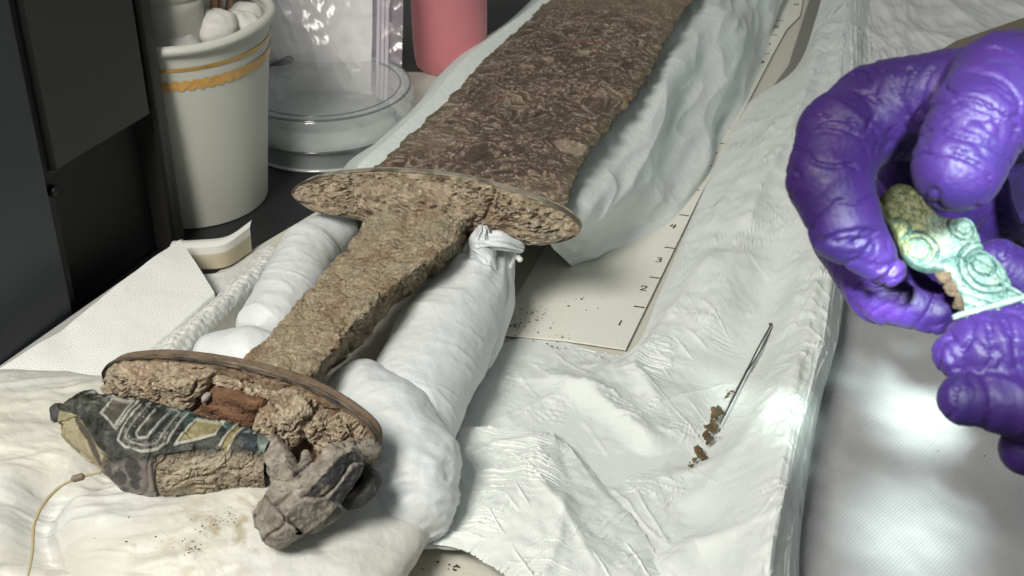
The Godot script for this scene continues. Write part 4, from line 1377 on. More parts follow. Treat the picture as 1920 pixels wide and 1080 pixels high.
	tint(grip, func(p, n, _uv): return soil_colour(p, n) * Color(0.84, 0.84, 0.8))
	commit("grip", grip, m_soil, sword)
	# soil heaped where the grip meets the guard
	var heap := face_out(grid(160, 80, func(u: float, v: float) -> Vector3:
		return Vector3(-3.39, 4, -40.52) + SIDE * (cos(u * TAU) * sin(v * PI) * 2.3) + Vector3.UP * (cos(v * PI) * 0.95) - AXIS * (sin(u * TAU) * sin(v * PI) * 0.75), true))
	soil_piece(heap, 1.6)
	commit("soil_heap", heap, m_soil, sword)

	make_upper_guard(sword)


func thing_part(called: String, parent: Node3D) -> Node3D:
	var o := Node3D.new()
	o.name = called
	parent.add_child(o, true)
	return o


func make_upper_guard(sword: Node3D) -> void:
	var upper := thing_part("upper_guard", sword)
	var outline := PackedVector2Array([Vector2(-4.50, -0.14), Vector2(-4.16, 0.35), Vector2(-3.35, 0.74), Vector2(-1.93, 1.11), Vector2(0.08, 1.30), Vector2(1.82, 1.23), Vector2(3.04, 0.86), Vector2(3.85, 0.34), Vector2(4.02, -0.18), Vector2(3.79, -0.78), Vector2(3.03, -1.41), Vector2(0.92, -1.38), Vector2(-1.90, -0.96), Vector2(-4.06, -0.74)])
	var back := lump(outline, Vector3(-7.27, 4, -29.02), SIDE, Vector3.UP, -AXIS, 0.05, 0.4, 320, 60, 6.0)
	displace(back, func(p, n, _uv): return soil_rough(p, 0.7) * clampf(-n.dot(AXIS), 0.0, 1.0))
	tint(back, func(p, n, _uv): return mix(soil_colour(p, n), Color(0.17, 0.085, 0.04), 0.6))
	commit("back_plate", back, m_soil, upper)
	var shell := rim_band(outline, Vector3(-7.27, 4, -29.02), 0.1, 0.0, 0.0, 0.025)
	displace(shell, func(p, _n, _uv): return coarse.get_noise_3dv(p) * 0.02)
	tint(shell, func(p, _n, _uv): return mix(Color(0.03, 0.028, 0.025), Color(0.17, 0.13, 0.085), coarse.get_noise_3dv(p * 0.8) * 1.2 + 0.35))
	commit("metal_rim", shell, m_relic, upper)
	var lip := rim_band(outline, Vector3(-7.27, 4, -29.02), -0.03, -0.1, 0.02, 0.035)
	tint(lip, func(p, _n, _uv): return mix(Color(0.05, 0.045, 0.035), Color(0.24, 0.2, 0.15), coarse.get_noise_3dv(p * 0.9) + 0.4))
	commit("metal_lip", lip, m_relic, upper)
	var pieces := [
		[PackedVector2Array([Vector2(-4.44, -0.21), Vector2(-3.99, 0.41), Vector2(-2.48, 0.84), Vector2(-0.81, 1.04), Vector2(-0.78, 0.79), Vector2(-1.44, -0.38), Vector2(-3.02, -0.58), Vector2(-4.45, -0.66)]), 0.62, 1.2],
		[PackedVector2Array([Vector2(0.78, 0.35), Vector2(1.33, 0.91), Vector2(2.19, 0.93), Vector2(2.32, 0.44), Vector2(1.87, -0.53), Vector2(1.24, -1.10), Vector2(0.82, -0.77), Vector2(0.52, -0.24)]), 0.8, 1.7],
		[PackedVector2Array([Vector2(2.32, -0.35), Vector2(3.02, 0.60), Vector2(3.74, 0.20), Vector2(3.62, -0.26), Vector2(3.06, -1.06), Vector2(2.59, -0.94)]), 0.55, 1.6],
		[PackedVector2Array([Vector2(2.13, 0.31), Vector2(2.58, 0.51), Vector2(2.80, 0.13), Vector2(2.48, -0.31), Vector2(2.14, -0.22)]), 0.6, 1.5],
		[PackedVector2Array([Vector2(-0.63, 0.86), Vector2(0.91, 0.80), Vector2(1.79, 0.86), Vector2(1.77, 0.61), Vector2(0.79, 0.47), Vector2(-0.71, 0.52)]), 0.25, 1.0],
	]
	for piece in pieces:
		var m := lump(piece[0], Vector3(-7.27, 4, -29.02), SIDE, Vector3.UP, -AXIS, piece[1], 0.0, 200, 70, 3.2)
		soil_piece(m, piece[2])
		commit("soil_chunk", m, m_soil, upper)
	# wood left inside
	var wood := lump(PackedVector2Array([Vector2(-0.81, 0.50), Vector2(0.08, 0.69), Vector2(1.01, 0.71), Vector2(0.87, 0.28), Vector2(0.60, -0.38), Vector2(-0.30, -0.53), Vector2(-1.56, -0.52)]), Vector3(-7.27, 4, -29.02), SIDE, Vector3.UP, -AXIS, 0.5, 0.0, 200, 70, 6.0, false)
	displace(wood, func(p, _n, _uv):
		var layer := sin((p.y * 9.0 + p.dot(SIDE) * 1.2) + lumps.get_noise_3dv(p) * 2.0)
		return 0.035 * layer + soil_rough(p, 0.45))
	tint(wood, func(p, n, _uv):
		var g := coarse.get_noise_3d(p.x * 0.6, p.y * 4.0, p.z * 0.6)
		return mix(mix(Color(0.14, 0.065, 0.035), Color(0.33, 0.18, 0.10), g + 0.5), soil_colour(p, n), ramp(3.75, 3.3, p.y + g * 0.4)))
	commit("wood_core", wood, m_soil, upper)
	var peg := tube([Vector3(-3.99, 3.95, -27.96), Vector3(-3.81, 3.6, -27.64), Vector3(-4.09, 3.15, -27.36)], [0.36, 0.42, 0.4], 50, 70)
	displace(peg, func(p, _n, _uv): return 0.03 * grain.get_noise_3dv(p * 0.8))
	tint(peg, func(p, _n, _uv): return mix(Color(0.34, 0.31, 0.255), Color(0.10, 0.085, 0.065), ramp(-0.05, 0.45, grain.get_noise_3dv(p * 1.5))))
	commit("curved_peg", peg, m_soil, upper)
	var grain_stone := lump(PackedVector2Array([Vector2(-0.87, 0.45), Vector2(-0.67, 0.55), Vector2(-0.66, 0.40), Vector2(-0.85, 0.22)]), Vector3(-7.27, 4, -29.02) - AXIS * 0.5, SIDE, Vector3.UP, -AXIS, 0.15, 0.1, 40, 16, 2.5)
	tint(grain_stone, func(_p, _n, _uv): return Color(0.52, 0.46, 0.4))
	commit("pale_crumb", grain_stone, m_soil, upper)


# ---------------------------------------------------------------- ornate pommel
func line_dist(q: Vector2, pts: Array) -> float:
	return near_polyline(q, pts).x


func make_pommel() -> void:
	var o := thing("ornate_pommel", "broken dark pommel with silver inlay resting on the cream cushion", "pommel", Vector3(-9.1, 2.2, -28.07))
	# sections from the left tip to the right: upper edge, ridge, lower edge
	var top := [Vector3(-12.5, 3.5, -29.65), Vector3(-11.71, 4, -29.76), Vector3(-10.84, 4.1, -29.28), Vector3(-9.98, 4.1, -29.18), Vector3(-9.09, 4.1, -28.84), Vector3(-8.17, 4.1, -28.42), Vector3(-7.21, 4, -28.11), Vector3(-6.23, 3.9, -27.71)]
	var ridge := [Vector3(-12.52, 3.35, -29.68), Vector3(-11.63, 3.7, -28.85), Vector3(-10.55, 3.75, -27.32), Vector3(-9.82, 3.8, -27.04), Vector3(-8.95, 3.85, -27.15), Vector3(-8.18, 3.85, -27.31), Vector3(-7.38, 3.85, -27.35), Vector3(-6.42, 3.8, -27.26)]
	var low := [Vector3(-12.56, 3, -29.73), Vector3(-12.28, 2.7, -29.06), Vector3(-11.17, 2.4, -28.28), Vector3(-10.34, 2.25, -27.57), Vector3(-9.43, 2.15, -27.38), Vector3(-8.53, 2.1, -27.46), Vector3(-7.61, 2.1, -27.53), Vector3(-6.58, 2.1, -27.61)]
	# the same sections laid out flat, in the units of the drawing on them
	var top_d := [Vector2(80, 275), Vector2(225, 190), Vector2(360, 232), Vector2(520, 240), Vector2(680, 280), Vector2(840, 330), Vector2(1020, 385), Vector2(1200, 440)]
	var ridge_d := [Vector2(85, 300), Vector2(200, 340), Vector2(330, 520), Vector2(460, 548), Vector2(640, 520), Vector2(800, 505), Vector2(960, 500), Vector2(1150, 515)]
	var low_d := [Vector2(95, 370), Vector2(120, 470), Vector2(300, 610), Vector2(430, 715), Vector2(600, 752), Vector2(780, 752), Vector2(960, 745), Vector2(1160, 735)]
	var draw_at := func(uv: Vector2) -> Vector3:
		# drawing place; z: 0 upper face, 1 lower face, 2 the hidden back
		var x := uv.x
		if x < 0.42:
			var q: Vector2 = linear_at(top_d, uv.y).lerp(linear_at(ridge_d, uv.y), x / 0.42)
			return Vector3(q.x, q.y, 0)
		if x < 0.78:
			var q: Vector2 = linear_at(ridge_d, uv.y).lerp(linear_at(low_d, uv.y), (x - 0.42) / 0.36)
			return Vector3(q.x, q.y, 1)
		return Vector3(0, 0, 2)
	var body := face_out(grid(400, 560, func(u: float, v: float) -> Vector3:
		var a: Vector3 = catmull(top, v)
		var b: Vector3 = catmull(ridge, v)
		var c: Vector3 = catmull(low, v)
		if u < 0.42:
			var t := u / 0.42
			return a.lerp(b, t) + Vector3(0, 0.16 * sin(t * PI), 0.1 * sin(t * PI))
		if u < 0.78:
			var t := (u - 0.42) / 0.36
			return b.lerp(c, t) + Vector3(0, -0.02, 0.28) * sin(t * PI)
		var t := (u - 0.78) / 0.22
		return c.lerp(a, t) + Vector3(0.1, -0.15, -0.35) * sin(t * PI), true))
	var lozenge := [Vector2(318, 332), Vector2(368, 250), Vector2(475, 262), Vector2(385, 402), Vector2(318, 332)]
	var band_a := [Vector2(395, 410), Vector2(500, 262)]
	var u_out := [Vector2(512, 285), Vector2(440, 385), Vector2(402, 460), Vector2(440, 500), Vector2(520, 520), Vector2(600, 505), Vector2(660, 465), Vector2(760, 325)]
	var u_mid := [Vector2(545, 290), Vector2(470, 395), Vector2(438, 450), Vector2(470, 482), Vector2(540, 492), Vector2(600, 478), Vector2(720, 320)]
	var u_in := [Vector2(590, 310), Vector2(495, 438), Vector2(510, 462), Vector2(555, 458), Vector2(660, 325)]
	var tri := [Vector2(690, 486), Vector2(805, 362), Vector2(945, 372), Vector2(905, 445), Vector2(690, 486)]
	var bar_a := [Vector2(1052, 392), Vector2(960, 505)]
	var bar_b := [Vector2(1010, 388), Vector2(925, 490)]
	var wave := [Vector2(965, 515), Vector2(880, 570), Vector2(740, 595), Vector2(660, 630), Vector2(690, 685), Vector2(800, 695), Vector2(900, 690)]
	var wave_b := [Vector2(900, 615), Vector2(760, 630), Vector2(705, 655), Vector2(760, 668), Vector2(900, 660)]
	var seam := [Vector2(580, 560), Vector2(600, 650), Vector2(610, 750)]
	var facet := PackedVector2Array([Vector2(95, 335), Vector2(200, 335), Vector2(330, 530), Vector2(310, 600), Vector2(120, 480)])
	var raised := func(q: Vector2, part: float) -> float:
		var h := 0.0
		if part < 0.5:
			for l in [lozenge, band_a, u_out, u_in, tri, bar_a, bar_b]:
				h = maxf(h, ramp(10.0, 5.0, line_dist(q, l)))
			h = maxf(h, 0.7 * ramp(8.0, 4.0, line_dist(q, u_mid)))
		elif part < 1.5:
			h = maxf(ramp(26.0, 14.0, line_dist(q, wave)), 0.8 * ramp(16.0, 8.0, line_dist(q, wave_b)))
		return h
	displace(body, func(p, _n, uv):
		var d: Vector3 = draw_at.call(uv)
		var q := Vector2(d.x, d.y)
		var h: float = 0.035 * grain.get_noise_3dv(p) * 0.5 + 0.03 * coarse.get_noise_3dv(p)
		h += 0.05 * lumps.get_noise_3dv(p * 1.6) - 0.035 * ramp(0.7, 0.97, crease.get_noise_3dv(p * 0.8))
		if d.z < 0.5:
			h += 0.055 * float(raised.call(q, 0.0))
			h += 0.05 * ramp(0.15, 0.0, uv.x) * coarse.get_noise_3dv(p * 2.0)
		elif d.z < 1.5:
			h += 0.07 * float(raised.call(q, 1.0))
			if q.x > 590:
				h += soil_rough(p, 0.55)
			h -= 0.07 * ramp(12.0, 3.0, line_dist(q, seam))
			if Geometry2D.is_point_in_polygon(q, facet):
				h -= 0.07
		if absf(d.z - 1.0) < 1.5 and q.x < 345:
			h += 0.06 * ramp(14.0, 5.0, line_dist(q, [Vector2(205, 345), Vector2(270, 430), Vector2(330, 550)]))
		return h)
	tint(body, func(p, n, uv):
		var d: Vector3 = draw_at.call(uv)
		var q := Vector2(d.x, d.y)
		var a := coarse.get_noise_3dv(p)
		var b := grain.get_noise_3dv(p)
		var dark := mix(Color(0.014, 0.017, 0.014), Color(0.085, 0.085, 0.07), a + 0.4 + 0.4 * b)
		if d.z > 1.5:
			return dark
		if Geometry2D.is_point_in_polygon(q, facet) and q.distance_to(Vector2(90, 300)) > 40:
			var band := ramp(14.0, 6.0, line_dist(q, [Vector2(170, 335), Vector2(250, 440), Vector2(315, 570)]))
			return mix(mix(Color(0.42, 0.37, 0.24), Color(0.3, 0.25, 0.15), a + 0.4), Color(0.06, 0.05, 0.04), band * 0.9)
		if d.z < 0.5:
			var c := mix(dark, Color(0.025, 0.075, 0.068), ramp(0.28, 0.0, uv.x) * ramp(560.0, 720.0, q.x) * ramp(-0.3, 0.3, a + 0.2))
			c = mix(c, Color(0.26, 0.26, 0.23), ramp(0.12, 0.0, uv.x) * ramp(0.0, 0.4, b + 0.25 * a))
			if Geometry2D.is_point_in_polygon(q, PackedVector2Array(tri)):
				c = mix(c, mix(Color(0.26, 0.22, 0.09), Color(0.42, 0.38, 0.2), b + 0.5), 0.8)
			elif Geometry2D.is_point_in_polygon(q, PackedVector2Array(lozenge)):
				c = mix(c, Color(0.13, 0.12, 0.08), 0.6)
			if q.x > 925 and q.x < 1055 and absf((q.x - 990) + (q.y - 445) * 0.8) < 26:
				c = mix(c, Color(0.34, 0.27, 0.1), 0.75)
			if q.x > 1040:
				c = mix(c, Color(0.03, 0.045, 0.055), 0.7)
				c = mix(c, Color(0.36, 0.38, 0.36), ramp(0.2, 0.45, a + 0.3 * b - 0.1))
			if q.x > 1120:
				c = mix(c, Color(0.2, 0.24, 0.21), 0.7)
			c = mix(c, Color(0.24, 0.25, 0.215), ramp(0.3, 0.55, a + 0.45 * b) * 0.2)
			var lit := float(raised.call(q, 0.0)) * ramp(-0.7, -0.2, b)
			return mix(c, Color(0.44, 0.43, 0.38), maxf(lit * (0.65 + 0.3 * ramp(-0.3, 0.3, a)), 0.35 * ramp(26.0, 16.0, line_dist(q, u_mid)) * ramp(0.05, 0.35, fine.get_noise_3dv(p) + 0.1)))
		if q.x < 590:
			var c := mix(Color(0.22, 0.19, 0.18), Color(0.33, 0.29, 0.25), a + 0.4)
			var spot := 0.0
			for s in [Vector3(410, 615, 48), Vector3(495, 632, 34), Vector3(430, 690, 26), Vector3(470, 580, 40), Vector3(350, 575, 25)]:
				spot = maxf(spot, ramp(s.z + 6.0, s.z - 8.0, q.distance_to(Vector2(s.x, s.y)) + a * 22.0))
			c = mix(c, Color(0.055, 0.05, 0.05), spot * 0.9)
			c = mix(c, dark, ramp(30.0, 0.0, q.y - 535.0))
			return mix(c, Color(0.32, 0.28, 0.17), ramp(360.0, 300.0, q.x))
		var soil := mix(soil_colour(p, n) * 0.72, Color(0.25, 0.22, 0.17), 0.35)
		soil = mix(soil, dark, ramp(0.06, 0.0, uv.x - 0.42) * 0.8)
		soil = mix(soil, Color(0.40, 0.34, 0.24), float(raised.call(q, 1.0)) * 0.7)
		return mix(soil, Color(0.03, 0.025, 0.02), ramp(12.0, 4.0, line_dist(q, seam)) * 0.8))
	commit("cap", body, m_relic, o)
	# dark knob and jagged crest at the left end
	var knob := tube([Vector3(-12.66, 3.3, -29.85), Vector3(-12.57, 3.1, -29.74)], [0.2, 0.26], 36, 24)
	tint(knob, func(p, _n, _uv): return mix(Color(0.025, 0.027, 0.03), Color(0.08, 0.08, 0.08), coarse.get_noise_3dv(p) + 0.3))
	commit("end_knob", knob, m_relic, o)
	# broken terminal at the right, one continuous field
	var bones := [
		bone(Vector3(-4.3, 4.2, -26.33), Vector3(-4.96, 3.75, -25.42), 0.56, 0.66),
		bone(Vector3(-4.95, 3.75, -25.38), Vector3(-5.83, 2.95, -25.23), 0.64, 0.46),
		bone(Vector3(-6.03, 3.7, -27.16), Vector3(-5.67, 3.55, -26.13), 0.3, 0.38),
		bone(Vector3(-5.67, 3.55, -26.13), Vector3(-6.12, 3, -25.65), 0.4, 0.42),
		bone(Vector3(-6.27, 3.8, -27.55), Vector3(-6, 3.6, -27.03), 0.3, 0.38),
		bone(Vector3(-5.37, 3.75, -27.28), Vector3(-5.22, 3.7, -26.69), 0.1, 0.22),
		bone(Vector3(-4.54, 2.9, -25.92), Vector3(-5.06, 2.75, -25.63), 0.2, 0.22),
	]
	var lo := Vector3(1e9, 1e9, 1e9)
	var hi := -lo
	for b in bones:
		for e in 2:
			lo = lo.min(b[e] - Vector3.ONE * 1.0)
			hi = hi.max(b[e] + Vector3.ONE * 1.0)
	var spine_a := Vector3(-4.3, 4.2, -26.37)
	var spine_b := Vector3(-5.96, 2.85, -25.14)
	var n_dark := Vector3(0.5, 0.36, 0.79).normalized()
	var n_pale := Vector3(-0.62, 0.68, 0.39).normalized()
	var crack := [Vector3(-6.43, 3.1, -25.53), Vector3(-6.15, 3.3, -25.57), Vector3(-5.83, 3.5, -25.58), Vector3(-5.47, 3.7, -25.75)]
	var mouth := [Vector3(-4.4, 3.4, -25.83), Vector3(-4.8, 3.2, -25.46), Vector3(-5.31, 3, -25.15), Vector3(-5.83, 2.75, -24.94)]
	var near_line := func(p: Vector3, pts: Array) -> float:
		var best := 1e9
		for k in pts.size() - 1:
			var ab: Vector3 = pts[k + 1] - pts[k]
			var t := clampf((p - pts[k]).dot(ab) / ab.length_squared(), 0.0, 1.0)
			best = minf(best, (p - pts[k] - ab * t).length())
		return best
	var field := func(p: Vector3) -> float:
		var d := bones_distance(p, bones, 0.22)
		# two worn facets meet in a ridge along the head
		var s := (spine_b - spine_a).normalized()
		var t := (p - spine_a).dot(s)
		var rel := p - (spine_a + s * t)
		if t > -0.8 and t < 1.9:
			d = maxf(d, maxf(rel.dot(n_dark) - 0.40, rel.dot(n_pale) - 0.42))
		return d
	var head := nets(field, lo, hi, 0.045)
	displace(head, func(p, _n, _uv): return 0.04 * coarse.get_noise_3dv(p * 1.1) + 0.04 * grain.get_noise_3dv(p) + 0.02 * fine.get_noise_3dv(p) - 0.09 * ramp(0.8, 0.97, crease.get_noise_3dv(p * 0.6)) - 0.16 * ramp(0.14, 0.03, float(near_line.call(p, crack))) - 0.14 * ramp(0.13, 0.03, float(near_line.call(p, mouth))))
	tint(head, func(p, n, _uv):
		var a := coarse.get_noise_3dv(p * 1.2)
		var b := grain.get_noise_3dv(p)
		var along: float = (p - spine_a).dot((spine_b - spine_a).normalized())
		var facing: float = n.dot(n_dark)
		var c := mix(Color(0.2, 0.175, 0.14), Color(0.36, 0.325, 0.27), a + 0.45)
		c = mix(c, Color(0.09, 0.07, 0.05), ramp(0.1, 0.5, b) * 0.65)
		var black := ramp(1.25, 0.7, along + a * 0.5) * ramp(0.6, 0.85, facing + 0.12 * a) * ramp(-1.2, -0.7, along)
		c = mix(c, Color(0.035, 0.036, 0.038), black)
		c = mix(c, Color(0.05, 0.04, 0.03), maxf(ramp(0.13, 0.04, float(near_line.call(p, crack))), ramp(0.12, 0.04, float(near_line.call(p, mouth)))) * 0.8)
		return c * (1.0 + 0.3 * fine.get_noise_3dv(p)))
	commit("terminal", head, m_relic, o)
	var cup := face_out(lathe_to(Vector3(-4.05, 3.3, -26.64), Vector3(-3.81, 2.95, -26.63), [Vector2(0.3, 0.0), Vector2(0.58, 0.08), Vector2(0.64, 0.3), Vector2(0.56, 0.4), Vector2(0.44, 0.3), Vector2(0.02, 0.2)], 60))
	displace(cup, func(p, _n, _uv): return 0.03 * coarse.get_noise_3dv(p * 1.5))
	tint(cup, func(p, _n, _uv): return mix(Color(0.03, 0.03, 0.03), Color(0.25, 0.235, 0.2), ramp(0.1, 0.6, coarse.get_noise_3dv(p * 1.4))))
	commit("side_boss", cup, m_relic, o)


func lathe_to(a: Vector3, b: Vector3, profile: Array, n: int) -> Dictionary:
	# a turned shape whose axis runs from a towards b
	var up := (b - a).normalized()
	var ex := up.cross(Vector3(0.3, 0.2, 1)).normalized()
	var ez := ex.cross(up)
	return grid(n, (profile.size() - 1) * 5, func(u: float, v: float) -> Vector3:
		var p: Vector2 = catmull(profile, v)
		return a + up * p.y + (ex * cos(u * TAU) + ez * sin(u * TAU)) * p.x, true)
# ---------------------------------------------------------------- gloved hands
func hand(called: String, label: String, bones: Array, base: Vector3, mat: Material, cell: float, blend: float, squash_at: Array) -> void:
	var lo := Vector3(1e9, 1e9, 1e9)
	var hi := -lo
	for b in bones:
		for e in 2:
			var r: float = b[2 + e] + 0.25
			lo = lo.min(b[e] - Vector3.ONE * r)
			hi = hi.max(b[e] + Vector3.ONE * r)
	var field := func(p: Vector3) -> float:
		return bones_distance(p, bones, blend) + 0.045
	var m := nets(field, lo, hi, cell)
	# glove wrinkles run across each finger and gather at the joints
	displace(m, func(p, n, _uv):
		var best := 1e9
		var tt := 0.0
		var len := 1.0
		var ax := Vector3.UP
		var off := 0.0
		var at := 0.0
		for b in bones:
			var ab: Vector3 = b[1] - b[0]
			var t := clampf((p - b[0]).dot(ab) / ab.length_squared(), 0.0, 1.0)
			var d: float = (p - b[0] - ab * t).length() - lerpf(b[2], b[3], t)
			if d < best:
				best = d
				tt = t
				len = ab.length()
				ax = ab / len
				at = off
			off += 7.3
		var q: Vector3 = (p - ax * p.dot(ax)) * 0.3 + ax * p.dot(ax) + Vector3(at, 0, 0)
		q += Vector3.ONE * 0.25 * lumps.get_noise_3dv(p * 1.2)
		var near_joint := exp(-minf(tt, 1.0 - tt) * len / 0.6)
		var w := pow(maxf(crease.get_noise_3dv(q * 1.3), 0.0), 7.0)
		var w3 := pow(maxf(crease.get_noise_3dv(q * 3.0 + Vector3(5, 5, 5)), 0.0), 5.0)
		var w2 := pow(maxf(crease.get_noise_3dv(p * 0.5 + Vector3(0, at, 0)), 0.0), 3.0)
		var patch := ramp(-0.25, 0.25, lumps.get_noise_3dv(p * 0.8))
		return -0.07 * w * (0.12 + 0.95 * near_joint) - 0.04 * w3 * patch * (0.5 + near_joint) + 0.03 * w2 + 0.02 * lumps.get_noise_3dv(p * 1.3))
	tint(m, func(p, _n, _uv): return mix(Color(0.022, 0.009, 0.074), Color(0.029, 0.012, 0.092), lumps.get_noise_3dv(p) + 0.5))
	var o := thing(called, label, "hand", base)
	commit("glove", m, mat, o)


func make_hands() -> void:
	var glove := vertex_mat(0.52, noise_tex(0.03, 4, 81, 256), 1.2, 0.012)
	glove.metallic_specular = 0.4
	glove.rim_enabled = true
	glove.rim = 0.04
	var upper := [
		# index finger
		bone(Vector3(10.19, 15.67, -22.71), Vector3(8.54, 15.81, -22.21), 1.12, 1.06, 1),
		bone(Vector3(8.54, 15.81, -22.21), Vector3(6.31, 15.97, -21.37), 1.06, 0.88, 1),
		bone(Vector3(6.31, 15.97, -21.37), Vector3(5.64, 15.8, -20.8), 0.88, 0.82, 1),
		bone(Vector3(5.64, 15.8, -20.8), Vector3(5.35, 15.32, -20.15), 0.82, 0.74, 1),
		bone(Vector3(5.35, 15.32, -20.15), Vector3(5.6, 14.68, -19.53), 0.74, 0.64, 1),
		bone(Vector3(5.6, 14.68, -19.53), Vector3(6.32, 14.09, -19.16), 0.64, 0.33, 1),
		# web of the thumb
		bone(Vector3(6.72, 16.39, -21.04), Vector3(8.11, 16.86, -20.27), 0.78, 0.86, 2),
		# thumb
		bone(Vector3(9.32, 16.78, -20.92), Vector3(7.69, 17.25, -19.46), 0.95, 0.9, 3),
		bone(Vector3(7.69, 17.25, -19.46), Vector3(7.14, 17, -18.72), 0.9, 0.8, 3),
		bone(Vector3(7.14, 17, -18.72), Vector3(6.76, 16.52, -18.19), 0.8, 0.74, 3),
		# back of the hand
		bone(Vector3(10.04, 15.62, -22.68), Vector3(11.55, 13.1, -24.65), 1.2, 1.8, 4),
		bone(Vector3(11.55, 13.1, -24.65), Vector3(11.93, 14, -22.86), 1.8, 2.2, 4),
		bone(Vector3(11.7, 14.23, -22.41), Vector3(14.69, 14.26, -23.02), 2.3, 2.6, 4),
		bone(Vector3(9.08, 14.7, -23.29), Vector3(7.64, 14.13, -23.29), 0.9, 0.7, 5),
		# middle finger behind the index
		bone(Vector3(11.54, 12.21, -24.69), Vector3(9.74, 12.78, -25.04), 1.3, 1.1, 6),
		bone(Vector3(9.74, 12.78, -25.04), Vector3(6.81, 12.51, -23.24), 1.0, 0.86, 6),
		bone(Vector3(6.81, 12.51, -23.24), Vector3(7.12, 12.12, -21.83), 0.86, 0.74, 6),
		bone(Vector3(7.12, 12.12, -21.83), Vector3(8.06, 11.95, -21.25), 0.74, 0.5, 6),
		# ring finger, deeper still
		bone(Vector3(11.74, 11.78, -25.02), Vector3(10.21, 11.44, -25.39), 1.1, 1.0, 7),
		bone(Vector3(10.21, 11.44, -25.39), Vector3(8.29, 11.25, -24.11), 0.95, 0.8, 7),
	]
	hand("gloved_hand", "upper purple gloved hand pinching the bright fragment between thumb and index finger", upper, Vector3(8.62, 15.66, -22.35), glove, 0.048, 0.3, [])
	var lower := [
		bone(Vector3(10.26, 13.28, -18.9), Vector3(8.61, 13.18, -18.49), 0.95, 0.82, 1),
		bone(Vector3(8.61, 13.18, -18.49), Vector3(7.83, 13.16, -18.24), 0.82, 0.72, 1),
		bone(Vector3(7.83, 13.16, -18.24), Vector3(7.36, 13.07, -18.19), 0.72, 0.46, 1),
		bone(Vector3(10.31, 12, -18.23), Vector3(8.55, 12.53, -17.62), 0.9, 0.75, 2),
		bone(Vector3(8.55, 12.53, -17.62), Vector3(7.3, 12.68, -17.48), 0.74, 0.46, 2),
		bone(Vector3(10.95, 10.43, -18.45), Vector3(9.27, 11.3, -17.81), 0.85, 0.72, 3),
		bone(Vector3(9.27, 11.3, -17.81), Vector3(8.65, 11.49, -17.69), 0.72, 0.5, 3),
		bone(Vector3(11.02, 12.48, -20.87), Vector3(9.72, 12.54, -21.15), 0.8, 0.66, 4),
		bone(Vector3(9.72, 12.54, -21.15), Vector3(8.95, 13.07, -21.23), 0.66, 0.45, 4),
		bone(Vector3(11.02, 12.48, -20.87), Vector3(11.52, 11.16, -19.36), 1.2, 2.2, 5),
		bone(Vector3(11.52, 11.16, -19.36), Vector3(13.82, 10.01, -18.66), 2.4, 2.6, 5),
	]
	hand("gloved_hand", "lower purple gloved hand supporting the bright fragment from below", lower, Vector3(8.61, 12.69, -18.19), glove, 0.048, 0.14, [])


